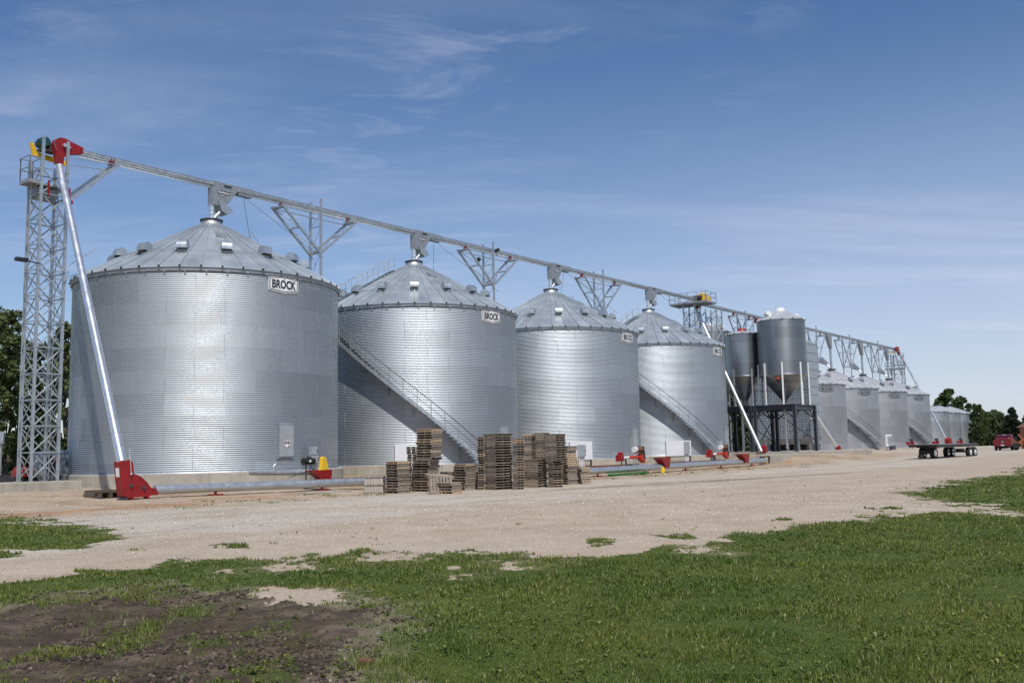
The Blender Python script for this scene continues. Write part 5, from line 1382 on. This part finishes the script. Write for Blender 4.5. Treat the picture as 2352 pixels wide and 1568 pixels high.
# fan and equipment cluster in front of bin A/B
x, y = W(92.6, 9.0)
h = root('control_rack', (x, y, float(gh(x, y))), RZ, 'white backed rack of control boxes before the second older bin', 'control rack')
mb = MB(); mb.box((0, 0, 1.25), (2.2, .12, 1.5)); mb.build('panel', M['white'], h)
mb = MB()
for i, (x_, z_, w_, h_) in enumerate(((-.55, 1.4, .45, .7), (.15, 1.65, .4, .3), (.65, 1.65, .4, .3), (.15, 1.2, .4, .3), (.65, 1.2, .35, .35))): mb.box((x_, -.16, z_), (w_, .2, h_))
mb.build('control_box', M['boxgrey'], h)
mb = MB()
for x_ in (-1.0, 0, 1.0): mb.beam((x_, .0, 0), (x_, .0, .6), .08)
mb.box((.3, -.3, .35), (1.2, .5, .5)); mb.build('stand', M['darksteel'], h)

# ------------------------------------------------------------------ behind the left tower
x, y = W(-6.9, -3.2)
h = root('aeration_fan', (x, y, .17), RZ, 'bluish metal fan duct between the lattice tower and the nearest bin', 'fan')
mb = MB(); mb.prism([(-.6, .2), (-.6, 1.5), (.2, 1.9), (.9, 1.7), (2.0, 1.2), (2.0, .2)], (0, -.6, 0), (1, 0, 0), (0, 0, 1), (0, 1, 0), 1.2); mb.build('duct', M['fanblue'], h, bevel=.05)
mb = MB(); mb.tube((-.6, -.75, 1.15), (-.6, -.2, 1.15), .75, seg=28); mb.build('fan_housing', M['galvd'], h)
mb = MB(); mb.tube((-.6, -.77, 1.15), (-.6, -.76, 1.15), .45, seg=24); mb.build('fan_inlet', M['opening'], h)
mb = MB(); mb.box((-.6, -.8, .2), (1.3, .7, .35)); mb.build('fan_base', M['galvd'], h)
x, y = W(-8.9, -2.4)
h = root('garden_tractor', (x, y, .17), RZ, 'low red machine seen through the legs of the tower', 'machine')
mb = MB(); mb.box((0, 0, .75), (.9, .6, .35)); mb.prism([(-.4, .9), (.4, .9), (.25, 1.1), (-.3, 1.1)], (0, -.25, 0), (1, 0, 0), (0, 0, 1), (0, 1, 0), .5); mb.build('body', M['red'], h, bevel=.05)
mb = MB()
for x_ in (-.35, .38): mb = MB(); mb.tube((x_, -.36, .36), (x_, .36, .36), .26, seg=16); mb.build('wheel', M['tyre'], h)
x, y = W(-12.3, -1.6)
h = root('drain_pipe', (x, y, .17), RZ, 'thick black pipe lying left of the tower pad', 'pipe')
mb = MB(); mb.tube((-.9, 0, .36), (2.4, 0, .36), .36, seg=22); mb.build('pipe_body', M['black'], h)
mb = MB()
for k in range(12): mb.tube((-.85 + k * .28, 0, .36), (-.80 + k * .28, 0, .36), .385, seg=22)
mb.build('pipe_rib', M['black'], h)
x, y = W(-18.5, -3.0)
mb = MB(); mb.box((0, 0, .2), (8, 3.6, .55)); o = mb.build('concrete_slab', M['concrete'], loc=(*W(-16.2, -3.4), .17)); o.rotation_euler = (0, 0, RZ); tag(o, 'low concrete slab reaching the left edge of the photo', 'slab')
# white shed corner at the far left edge
x, y = W(-10.4, -5.6)
h = root('storage_shed', (-26.96, 50.3, .2), radians(26), 'white wall corner cut off by the left edge of the photo', 'shed')
mb = MB(); mb.box((-1.5, 0, 1.1), (3.0, 2.2, 2.3)); mb.build('wall', M['white'], h, bevel=.02)
mb = MB(); mb.prism([(-1.25, 2.26), (1.25, 2.26), (0, 2.9)], (-3.1, 0, 0), (0, 1, 0), (0, 0, 1), (1, 0, 0), 3.2); mb.build('roof', M['galvd'], h)
mb = MB(); mb.box((-1.5, -1.11, 1.0), (.8, .03, 1.9)); mb.build('door', M['boxgrey'], h)

# ------------------------------------------------------------------ pallets
def pallet_mesh():
    me = MB(); a, b, th = 1.0, 1.0, 1.0
    # unit footprint, unit height; three stringers and deck boards
    for y_ in (-.47, 0, .47): me.box((0, y_ * .97, .5), (.90, .045, .72))
    nb = 7
    for k in range(nb): me.box((-.45 + k * .15, 0, .91), (.105, 1.0, .15))
    for k in (0, 3, 6): me.box((-.45 + k * .15, 0, .07), (.105, 1.0, .13))
    return me
pal_me = None
def pallet(x, y, z, yaw, size, h, label, group):
    global pal_me
    if pal_me is None:
        o = pallet_mesh().build('pallet', M['pallet']); pal_me = o.data
    else:
        o = bpy.data.objects.new('pallet', pal_me); COL.objects.link(o)
    o.location = (x, y, z); o.rotation_euler = (0, 0, yaw); o.scale = (size, size, h)
    return tag(o, label, 'pallet', group)
Zx = lambda x, y: ((1450 + x / 2.476) / 1.7415, (1650 + y / 2.476) / 1.7415)
K = 1 / 2.476 / 1.7415
pal_n = 0
stacks_meta = []
def stack(cx_, cy_, wl, wr, hpx, name, desc, base_dist=None, split=None, lean=0.0, ph=.112, size=None, turn=False):
    """corner pixel of the base (nearest corner), apparent widths left and right of it, height"""
    global pal_n
    X_, Y_ = at(*Zx(cx_, cy_))
    if base_dist:
        k = base_dist / math.hypot(X_, Y_); X_, Y_ = X_ * k, Y_ * k
    s = scale_at(X_, Y_)
    L, R_ = wl * K / s, wr * K / s
    a = math.hypot(L, R_) if size is None else size
    phi = math.atan2(R_, L)
    vx = Vector((X_, Y_, 0)).normalized(); rx = Vector((vx.y, -vx.x, 0))     # view dir and screen right
    eL = (-rx * cos(phi) + vx * sin(phi)); eR = (rx * sin(phi) + vx * cos(phi))
    c = Vector((X_, Y_, 0)) + (eL + eR) * a / 2
    yaw = math.atan2(eR.y, eR.x) + (pi / 2 if turn else 0)
    H_ = hpx * K / s; n = max(1, round(H_ / ph)); h = H_ / n
    zb = float(gh(X_, Y_))
    random.seed(int(cx_ * 3 + cy_))
    for i in range(n):
        if split and i >= split[0] * n: c2 = c + rx * split[1] * K / s
        else: c2 = c
        yw = yaw + random.uniform(-.03, .03) + (pi / 2 if random.random() < .0 else 0)
        if split and abs(i - split[0] * n) < .6: yw += pi / 2
        q = c2 + rx * (lean * i / n) + Vector((random.uniform(-.035, .035), random.uniform(-.035, .035), 0))
        if n > 1 and i == n - 1: lb = 'topmost pallet of the ' + desc
        elif n > 1 and i == 0: lb = 'bottom pallet of the ' + desc
        else: lb = 'weathered pallet inside the ' + desc if n > 1 else desc
        pallet(q.x, q.y, zb + i * h, yw, a, h * .985, lb, 'pallets of the ' + name)
        pal_n += 1
    stacks_meta.append((c, zb, n * h, a, yaw))
stack(345, 800, 118, 130, 312, 'short left stack', 'short square stack right of the left crate')
stack(652, 782, 152, 112, 612, 'tall stack', 'tall leaning stack below the stair, left of the broken pallets', split=(.50, 25), lean=.05)
stack(545, 748, 105, 40, 435, 'half hidden left stack', 'stack half hidden behind the tall leaning one', base_dist=42.5)
stack(850, 735, 80, 78, 178, 'low back stack', 'low stack behind the tipped pallets', base_dist=43)
stack(1018, 748, 115, 112, 258, 'middle back stack', 'knee high stack left of the gap before the big group', base_dist=42.5)
stack(885, 806, 150, 104, 112, 'low front pile', 'low front pile with a tipped pallet on it')
stack(1205, 740, 60, 30, 520, 'back left stack of the big group', 'narrow stack left of the knobby one', base_dist=42.5)
stack(1322, 764, 135, 175, 550, 'front stack of the big group', 'tall front stack with knobby board ends showing', ph=.118, turn=True)
stack(1540, 738, 50, 70, 505, 'second stack of the big group', 'tall stack right behind the knobby one', base_dist=41.8, turn=True)
stack(1745, 740, 165, 96, 272, 'lower middle stack', 'lower middle stack under two narrow stacks', turn=True)
def upper(cx_, cy_, wl, wr, hpx, name, desc, zpx, bd):
    """a stack standing on another one; cy_ is the pixel of its own base, bd the distance"""
    global pal_n
    r = ray(*Zx(cx_, cy_)); k = bd / math.hypot(r.x, r.y); X_, Y_ = r.x * k, r.y * k; z = CH + r.z * k
    s = scale_at(X_, Y_); L, R_ = wl * K / s, wr * K / s; a = math.hypot(L, R_); phi = math.atan2(R_, L)
    vx = Vector((X_, Y_, 0)).normalized(); rx = Vector((vx.y, -vx.x, 0))
    eL = (-rx * cos(phi) + vx * sin(phi)); eR = (rx * sin(phi) + vx * cos(phi)); c = Vector((X_, Y_, 0)) + (eL + eR) * a / 2
    yaw = math.atan2(eR.y, eR.x) + pi / 2; H_ = hpx * K / s; n = round(H_ / .112); h = H_ / n; z = zpx if zpx is not None else z
    random.seed(int(cx_ + cy_))
    for i in range(n):
        lb = ('topmost' if i == n - 1 else 'lowest' if i == 0 else 'weathered grey') + ' pallet of the ' + desc
        pallet(c.x + random.uniform(-.02, .02), c.y + random.uniform(-.02, .02), z + i * h, yaw + random.uniform(-.03, .03), a, h * .985, lb, 'pallets of the ' + name); pal_n += 1
m_ = stacks_meta[-1]; D10 = m_[0].length
stack(1893, 722, 60, 92, 258, 'lower right stack', 'lower right stack under the widest upper one', base_dist=43.3, turn=True)
m2_ = stacks_meta[-1]
upper(1680, 452, 98, 45, 250, 'left upper stack', 'narrow upper stack left in the big group', m_[1] + m_[2] + .004, D10 + .15)
upper(1800, 462, 98, 60, 262, 'middle upper stack', 'narrow upper stack amid the big group', None, D10 + .55)
upper(1925, 462, 120, 98, 262, 'right upper stack', 'wide upper stack right in the big group', m2_[1] + m2_[2] + .004, m2_[0].length - .45)
stack(2012, 694, 28, 128, 234, 'right hand stack', 'chest high stack at the right end of the group', ph=.12, turn=True)
stack(2030, 690, 20, 22, 375, 'thin back strip', 'thin strip of stack behind the right upper one', base_dist=46.5, size=.7)
stack(2165, 660, 20, 28, 165, 'last low stack', 'low stack just right of the chest high one', base_dist=47, size=.6)
# one pallet tipped up and a broken one
X_, Y_ = at(*Zx(800, 800)); zg = float(gh(X_, Y_))
p = pallet(X_ - .1, Y_ - .2, zg + .28, .3, .95, .12, 'tipped pallet leaning on the low front pile', 'loose pallets in front'); p.rotation_euler = (.95, .12, .35)
X_, Y_ = at(*Zx(745, 800)); p = pallet(X_ + .02, Y_ + .7, zg + .62, .6, .95, .12, 'pallet lying askew on top of the low front pile', 'loose pallets in front'); p.rotation_euler = (.10, .05, .6)
def crate(px0, px1, py, hpx, label, yaw=None):
    X_, Y_ = at(*Zx((px0 + px1) / 2, py)); s = scale_at(X_, Y_); w_ = (px1 - px0) * K / s * .93; h_ = hpx * K / s
    vx = Vector((X_, Y_, 0)).normalized(); yw = math.atan2(-vx.x, vx.y) - .12
    c = Vector((X_, Y_, 0)) + vx * w_ * .5
    o = root('wooden_crate', (c.x, c.y, float(gh(X_, Y_))), yw, label, 'crate', 'wooden crates among the pallets')
    for sx_, sy_ in ((0, -1), (0, 1), (1, 0), (-1, 0)):
        mb = MB(); nb = 6
        for k in range(nb):
            u = (-.5 + (k + .5) / nb) * w_; bw = w_ / nb * .93
            if sy_: mb.box((u, sy_ * w_ / 2, h_ * .5), (bw, .025, h_ * (.94 + .04 * (k % 2))))
            else: mb.box((sx_ * w_ / 2, u, h_ * .5), (.025, bw, h_ * (.94 + .04 * (k % 2))))
        mb.build('side_boards', M['crate'], o)
    mb = MB()
    for z_ in (.06, .5, .93):
        for sy_ in (-1, 1): mb.box((0, sy_ * (w_ / 2 + .03), h_ * z_), (w_ * 1.04, .035, .055)); mb.box((sy_ * (w_ / 2 + .03), 0, h_ * z_), (.035, w_ * 1.04, .055))
    mb.build('batten', M['pallet'], o)
    mb = MB(); mb.box((0, 0, h_ - .02), (w_, w_, .03)); mb.build('lid', M['pallet'], o)
crate(30, 215, 802, 175, 'square pale wooden crate at the left end of the pallet group')
crate(1036, 1190, 752, 172, 'square pale wooden crate in front of the gap in the pallets')
print('pallets', pal_n)
# ------------------------------------------------------------------ trees
def dirp(px, d):
    r = ray(px, 1010); k = d / math.hypot(r.x, r.y); return r.x * k, r.y * k
def tree(name, px, d, h, w, label, leaf, lsz, seed, base=.25, nclump=46, per=95, style='round', wind=0.0, group='trees around the yard'):
    x, y = dirp(px, d); z = float(gh(x, y)); random.seed(seed); g = np.random.default_rng(seed)
    o = root(name, (x, y, z), 0, label, 'tree', group)
    hb = h * base
    mb = MB(); pts = [Vector((0, 0, -.2))]
    for i in range(1, 7): pts.append(Vector((random.uniform(-.02, .02) * h + wind * (i / 6) ** 2 * .5, random.uniform(-.02, .02) * h, h * .86 * i / 6)))
    r0 = h * .014 + .04
    for i in range(6): mb.tube(pts[i], pts[i + 1], r0 * (1 - i / 6.6), r0 * (1 - (i + 1) / 6.6), seg=8, cap=False)
    cl = []; nclump = int(nclump * 1.9); per = int(per * .62)
    for k in range(nclump):
        f = random.random() ** .8
        zc_ = hb + (h - hb) * f
        if style == 'round': rr = w / 2 * math.sin(pi * min(1, .18 + f * .80)) ** .7
        elif style == 'cone': rr = w / 2 * (1.02 - f) ** .85
        else: rr = w / 2 * (.55 + .45 * math.sin(pi * f)) * (1.0 if f < .8 else .6)
        a = random.uniform(0, 2 * pi); q = rr * math.sqrt(random.random())
        if style == 'cone': q = rr * (.45 + .55 * random.random())
        c = Vector((q * cos(a) + wind * f ** 1.5, q * sin(a), zc_ + (-.12 * q if style == 'cone' else 0)))
        cl.append((c, w * random.uniform(.04, .095) * (1 if style != 'cone' else .75)))
        if k % 3 == 0:
            i = min(5, int(f * 5)); p = pts[i].lerp(pts[i + 1], random.random())
            if p.z > c.z: p = pts[max(0, i - 1)]
            mid_ = p.lerp(c, .5) + Vector((0, 0, .03 * h)); mb.tube(p, mid_, r0 * .34, r0 * .2, seg=5, cap=False); mb.tube(mid_, c, r0 * .2, r0 * .06, seg=5, cap=False)
    mb.build('trunk', M['bark'], o)
    C = np.array([tuple(c) for c, _ in cl]); S = np.array([s for _, s in cl])
    idx = np.repeat(np.arange(len(cl)), per); n = len(idx)
    v = g.normal(size=(n, 3)); v /= np.linalg.norm(v, axis=1)[:, None]; v *= (g.random(n) ** .45)[:, None]
    st = np.array([1.35, 1.35, .8]) if style == 'cone' else np.array([1.0, 1.0, 1.25])
    P = C[idx] + v * S[idx][:, None] * st
    u1 = g.normal(size=(n, 3)); u1[:, 2] *= .6; u1 /= np.linalg.norm(u1, axis=1)[:, None]
    u2 = np.cross(u1, g.normal(size=(n, 3))); u2 /= np.linalg.norm(u2, axis=1)[:, None]
    s1 = (lsz * g.uniform(.6, 1.3, n))[:, None]; s2 = s1 * .55
    V = np.stack([P - u1 * s1, P + u2 * s2, P + u1 * s1, P - u2 * s2], 1).reshape(-1, 3)
    npmesh('crown', V, np.arange(4 * n).reshape(-1, 4), M[leaf], o)
    return o
gl = 'tall trees behind the left tower'
tree('cottonwood', -38, 96, 15.0, 7, 'tall cottonwood at the extreme left edge of the photo', 'leaf_a', .20, 1, .12, 60, 90, group=gl)
tree('cottonwood', 12, 98, 14.8, 5.6, 'tall cottonwood left of the lattice tower', 'leaf_a', .20, 2, .10, 62, 90, 'tall', group=gl)
tree('cottonwood', 42, 104, 13.2, 5.0, 'slimmer cottonwood seen just left of the tower posts', 'leaf_b', .20, 3, .10, 44, 90, 'tall', group=gl)
tree('cottonwood', 78, 108, 13.0, 5.0, 'cottonwood seen through the lattice of the tower', 'leaf_b', .20, 4, .10, 44, 90, 'tall', group=gl)
tree('cottonwood', 112, 102, 12.8, 5.0, 'cottonwood between the tower and the slanting tube', 'leaf_b', .20, 5, .10, 44, 90, 'tall', group=gl)
tree('cottonwood', 150, 100, 14.2, 5.6, 'cottonwood half hidden by the left side of the nearest bin', 'leaf_a', .20, 6, .10, 50, 90, 'tall', group=gl)
tree('cottonwood', 190, 118, 14.0, 6, 'cottonwood mostly behind the nearest bin', 'leaf_b', .22, 7, .10, 50, 110, 'tall', group=gl)
def understory(xs, d, h, label, seed):
    g = np.random.default_rng(seed); Ps = []; Nn = 26000
    a = g.uniform(xs[0], xs[1], Nn); q = np.array([dirp(p, 1.0) for p in np.linspace(xs[0], xs[1], 60)])
    qx = np.interp(a, np.linspace(xs[0], xs[1], 60), q[:, 0]); qy = np.interp(a, np.linspace(xs[0], xs[1], 60), q[:, 1])
    dd = d + g.uniform(-3, 6, Nn); X = qx * dd; Y = qy * dd
    Z = gh(X, Y) + h * (.35 + .75 * fbm(X * .35, Y * .35, seed)) * g.random(Nn) ** .8
    P = np.stack([X, Y, Z], -1); u1 = g.normal(size=(Nn, 3)); u1 /= np.linalg.norm(u1, axis=1)[:, None]; u2 = np.cross(u1, g.normal(size=(Nn, 3))); u2 /= np.linalg.norm(u2, axis=1)[:, None]
    s1 = (.26 * g.uniform(.6, 1.3, Nn))[:, None]
    V = np.stack([P - u1 * s1, P + u2 * s1 * .6, P + u1 * s1, P - u2 * s1 * .6], 1).reshape(-1, 3)
    o = npmesh('undergrowth', V, np.arange(4 * Nn).reshape(-1, 4), M['leaf_b']); tag(o, label, 'undergrowth', kind='stuff')
understory((-120, 230), 112, 4.2, 'dark tangled undergrowth below the tall trees at the left', 5)
understory((1640, 1900), 150, 5.0, 'dark tangled undergrowth seen between the steel columns', 9)
understory((2228, 2420), 205, 5.0, 'dense green thicket beyond the yard at the right', 14)
gm_ = 'trees seen between the steel columns'
for px, d, h, w, sd, lb in ((1668, 135, 9.0, 5, 21, 'tree behind the fourth bin and the smooth tank'), (1700, 140, 9.5, 5, 22, 'tree seen under the smooth hopper tank'), (1735, 138, 8.5, 5, 23, 'tree seen just left of the grain dryer')):
    tree('tree', px, d, h, w, lb, 'leaf_b', .24, sd, .08, 50, 100, 'tall', group=gm_)
gr_ = 'trees beyond the right end of the bins'
tree('willow', 2176, 222, 11.6, 7.2, 'wind blown tree rising behind the three small bins', 'leaf_b', .30, 31, .12, 60, 110, 'round', .9, gr_)
tree('willow', 2206, 226, 10.2, 6.0, 'second wind blown tree behind the last small bin', 'leaf_b', .30, 32, .12, 50, 110, 'round', .7, gr_)
tree('willow', 2158, 230, 8.6, 4.6, 'lower leaning tree behind the middle small bin', 'leaf_b', .30, 33, .15, 34, 110, 'round', -.5, gr_)
tree('poplar', 2246, 180, 6.9, 3.1, 'narrow dark tree immediately right of the small bins', 'leaf_b', .24, 34, .10, 44, 110, 'tall', .3, gr_)
tree('poplar', 2257, 186, 6.4, 3.0, 'shorter tree right of the narrow dark one', 'leaf_b', .24, 35, .08, 40, 110, 'tall', .2, gr_)
tree('spruce', 2329, 160, 5.9, 4.4, 'dark spruce behind the red pickup', 'leaf_c', .17, 36, .04, 120, 130, 'cone', 0, gr_)
tree('spruce', 2362, 172, 5.0, 4.4, 'dark spruce cut off by the right edge of the photo', 'leaf_c', .17, 37, .04, 100, 130, 'cone', 0, gr_)
for px, d, h, w, sd, lb in ((2272, 196, 5.8, 5.4, 41, 'round bright green tree left of the pickup roof'), (2289, 198, 6.2, 5.2, 42, 'round green tree behind the pickup'), (2304, 200, 5.2, 4.6, 43, 'round green tree between pickup and spruce')):
    tree('broadleaf_tree', px, d, h, w, lb, 'leaf_d', .24, sd, .04, 46, 120, 'round', 0, gr_)
# weeds and willow like shrub under the tanks
x, y = Wz(58.6, 3.0, .3)[:2]
# ------------------------------------------------------------------ small red building and machine, far right
x, y = dirp(2388, 150)
h = root('farm_building', (x, y, float(gh(x, y))), radians(30), 'brick red roofed shed cut off by the right edge', 'building')
mb = MB(); mb.box((1.5, 0, 1.5), (5.4, 4, 3.0)); mb.build('wall', paint('barn_wall', (.30, .13, .09), .8, .2), h)
mb = MB(); mb.prism([(-2.3, 2.95), (2.3, 2.95), (0, 4.2)], (-1.5, 0, 0), (0, 1, 0), (0, 0, 1), (1, 0, 0), 6.0); mb.build('roof', paint('barn_roof', (.36, .20, .15), .8, .2), h)
mb = MB(); mb.box((1.2, -2.02, 1.1), (1.2, .05, 2.2)); mb.build('door', M['white'], h)
x, y = dirp(2366, 132)
h = root('field_implement', (x, y, float(gh(x, y))), radians(20), 'rusty orange implement parked right of the pickup', 'implement')
mb = MB(); mb.beam((-2, 0, .9), (2.2, 0, 1.1), .25); mb.beam((-1.4, -.8, .6), (-1.0, .8, 1.9), .14); mb.beam((.2, -.8, .6), (.6, .8, 1.9), .14); mb.beam((-2, 0, .9), (.6, 0, 1.9), .12); mb.box((1.5, 0, 1.2), (1.1, 1.0, .7)); mb.build('frame', paint('implement_orange', (.30, .09, .03), .6, .3), h)
mb = MB()
for x_ in (-1.5, 1.5):
    for y_ in (-.9, .65): mb = MB(); mb.tube((x_, y_, .45), (x_, y_ + .25, .45), .45, seg=16); mb.build('wheel', M['tyre'], h)

# ------------------------------------------------------------------ pickup
x, y = at(2304, 1034)
tr = root('pickup_truck', (x, y, float(gh(x, y))), radians(90 - 33.5), 'dark red pickup truck seen from behind at the far right of the yard', 'pickup truck')
# local +X forward; tail at X=0
W2 = 1.0
mb = MB(); side = [(0, .62), (.02, 1.32), (2.05, 1.36), (2.05, 1.30), (3.9, 1.30), (5.2, 1.20), (5.62, 1.0), (5.66, .55), (4.95, .48)]
wh = [(4.95 - .95 * 0, .48)]
def arch(cx_): return [(cx_ + .46 * cos(radians(a)), .42 + .46 * sin(radians(a))) for a in range(0, 181, 20)]
side = [(0, .55), (.02, 1.30), (2.0, 1.33), (3.85, 1.26), (5.15, 1.18), (5.60, 1.0), (5.66, .50)] + [(5.3, .42)] + arch(4.72) + [(4.2, .40), (1.7, .40)] + arch(1.15) + [(.5, .48)]
mb.prism(side, (0, -W2, 0), (1, 0, 0), (0, 0, 1), (0, 1, 0), 2 * W2); body = mb.build('body', M['carred'], tr, bevel=.04)
mb = MB(); cabp = [(1.95, 1.30), (2.15, 1.86), (2.45, 1.93), (3.55, 1.92), (4.35, 1.28)]
v0 = [(a, -W2 * (.97 if b < 1.4 else .80), b) for a, b in cabp]; v1 = [(a, -q, b) for (a, q, b) in v0]
mb.add(v0 + v1, [tuple(range(4, -1, -1)), tuple(range(5, 10))] + [(i, (i + 1) % 5, (i + 1) % 5 + 5, i + 5) for i in range(5)]); mb.build('cab', M['carred'], tr, bevel=.05)
mb = MB(); mb.add([(1.985, -.84, 1.36), (1.985, .84, 1.36), (2.12, .74, 1.80), (2.12, -.74, 1.80)], [(0, 3, 2, 1)])
for sg in (-1, 1):
    q = [(2.15, 1.38, .965), (2.95, 1.38, .965), (2.95, 1.80, .845), (2.32, 1.80, .845)]; mb.add([(a, sg * c, b) for a, b, c in q], [(0, 1, 2, 3)])
    q = [(3.05, 1.38, .965), (3.95, 1.38, .955), (3.55, 1.80, .845), (3.05, 1.80, .845)]; mb.add([(a, sg * c, b) for a, b, c in q], [(0, 1, 2, 3)])
mb.add([(4.38, -.85, 1.32), (4.38, .85, 1.32), (3.66, .72, 1.87), (3.66, -.72, 1.87)], [(0, 1, 2, 3)])
gl_ = mb.build('window', M['glass'], tr)
mb = MB(); mb.box((-.012, 0, .99), (.03, 1.5, .58)); mb.box((-.03, 0, 1.27), (.06, 1.56, .05)); tg = mb.build('tailgate', M['carred'], tr, bevel=.015)
mb = MB(); mb.tube((-.03, 0, 1.06), (-.045, 0, 1.06), .075, seg=16); mb.build('emblem', M['chrome'], tg)
mb = MB(); mb.box((-.035, 0, 1.16), (.02, .28, .05)); mb.build('handle', M['black'], tg)
mb = MB(); mb.box((-.10, 0, .60), (.22, 1.92, .20)); mb.build('bumper', M['carred'], tr, bevel=.03)
mb = MB(); mb.box((-.215, 0, .63), (.012, .34, .15)); pl_ = mb.build('licence_plate', M['white'], tr)
mb = MB(); mb.box((-.222, 0, .615), (.006, .24, .06)); mb.build('plate_marking', M['fanblue'], pl_)
for sg in (-1, 1):
    mb = MB(); mb.box((.0, sg * .88, 1.0), (.06, .18, .50)); mb.build('tail_light', M['taillight'], tr, bevel=.01)
    mb = MB(); mb.box((3.75, sg * 1.13, 1.36), (.12, .22, .26)); mb.build('mirror', M['black'], tr, bevel=.02)
    mb = MB(); mb.box((5.6, sg * .78, .92), (.08, .34, .2)); mb.build('headlight', M['lens'], tr)
    for cx_ in (1.15, 4.72):
        mb = MB(); mb.tube((cx_, sg * .74, .39), (cx_, sg * .99, .39), .39, seg=24); wv = mb.build('wheel', M['tyre'], tr)
        mb = MB(); mb.tube((cx_, sg * .985, .39), (cx_, sg * 1.005, .39), .24, seg=20); mb.build('rim', M['chrome'], wv)
mb = MB(); mb.box((2.9, 0, .5), (4.4, 1.3, .16)); mb.box((1.15, 0, .39), (.15, 1.5, .15)); mb.build('chassis', M['black'], tr)
mb = MB(); mb.box((2.14, 0, 1.90), (.04, .4, .05)); mb.build('high_brake_light', M['white'], tr)
mb = MB(); mb.box((1.975, -.55, 1.45), (.01, .16, .07)); mb.build('window_sticker', M['yellow'], tr)

# ------------------------------------------------------------------ flat trailer
fx, fy = at(2133, 1053); rx_, ry_ = at(2206, 1047.5)
yw = math.atan2(ry_ - fy, rx_ - fx); Lt = math.hypot(rx_ - fx, ry_ - fy)
tz = float(gh(fx, fy))
tl_ = root('flat_trailer', (fx, fy, tz), yw, 'long dark flatbed trailer standing on the gravel in front of the older bins', 'trailer')
sc_ = 1.0
mb = MB()
mb.box((Lt / 2, 0, 1.22), (Lt + 2.2, 2.5, .06)); 
k = -1.1
mb.build('deck', M['darksteel'], tl_)
mb = MB()
for k in range(14): mb.box((-.95 + k * (Lt + 2.0) / 13.5, 0, 1.262), (.5, 2.44, .02))
mb.build('deck_plank', M['boxgrey'], tl_)
mb = MB()
for y_ in (-.55, .55): mb.beam((-1.0, y_, 1.08), (Lt + 1.0, y_, 1.08), .12, .2)
for y_ in (-1.23, 1.23): mb.beam((-1.05, y_, 1.12), (Lt + 1.05, y_, 1.12), .07, .16)
k = -.9
while k < Lt + 1: mb.beam((k, -1.2, 1.12), (k, 1.2, 1.12), .07, .12); k += .8
mb.build('frame', M['black'], tl_)
mb = MB(); mb.box((.0, 0, .62), (1.3, 1.1, .14)); mb.box((0, 0, .85), (.4, .9, .4)); mb.box((Lt, 0, .66), (1.4, .3, .3)); mb.beam((Lt - .55, -.9, .52), (Lt - .55, .9, .52), .14); mb.beam((Lt + .55, -.9, .52), (Lt + .55, .9, .52), .14); mb.beam((0, -.5, .5), (0, .5, .5), .14)
mb.beam((-.2, 0, .55), (-1.9, -.1, .25), .12); mb.box((-1.9, -.1, .2), (.35, .3, .35)); mb.build('undercarriage', M['black'], tl_)
mb = MB(); mb.beam((Lt * .5, -.8, 1.0), (Lt * .5, -.9, .45), .09); mb.tube((Lt * .5, -.9, .95), (Lt * .5, -.9, .3), .06, seg=8); mb.build('landing_leg', M['fanblue'], tl_)
def twheel(x_, y_, r=.50, w_=.34):
    mb = MB(); mb.tube((x_, y_ - w_ / 2, r), (x_, y_ + w_ / 2, r), r * .985, seg=28); mb.tube((x_, y_ - w_ * .4, r), (x_, y_ + w_ * .4, r), r, seg=28); wv = mb.build('wheel', M['tyre'], tl_)
    for sg in (-1, 1):
        mb = MB(); mb.tube((x_, y_ + sg * w_ * .5, r), (x_, y_ + sg * w_ * .53, r), r * .55, seg=20); mb.tube((x_, y_ + sg * w_ * .5, r), (x_, y_ + sg * w_ * .62, r), r * .2, seg=12); mb.build('rim', M['chrome'], wv)
twheel(0, -.48); twheel(0, .48)
for x_ in (Lt - .55, Lt + .55):
    for y_ in (-1.02, 1.02): twheel(x_, y_, .47)
mb = MB(); mb.box((-1.13, -.9, 1.14), (.03, .16, .10)); mb.box((-1.13, .9, 1.14), (.03, .16, .10)); mb.build('marker_light', M['red'], tl_)
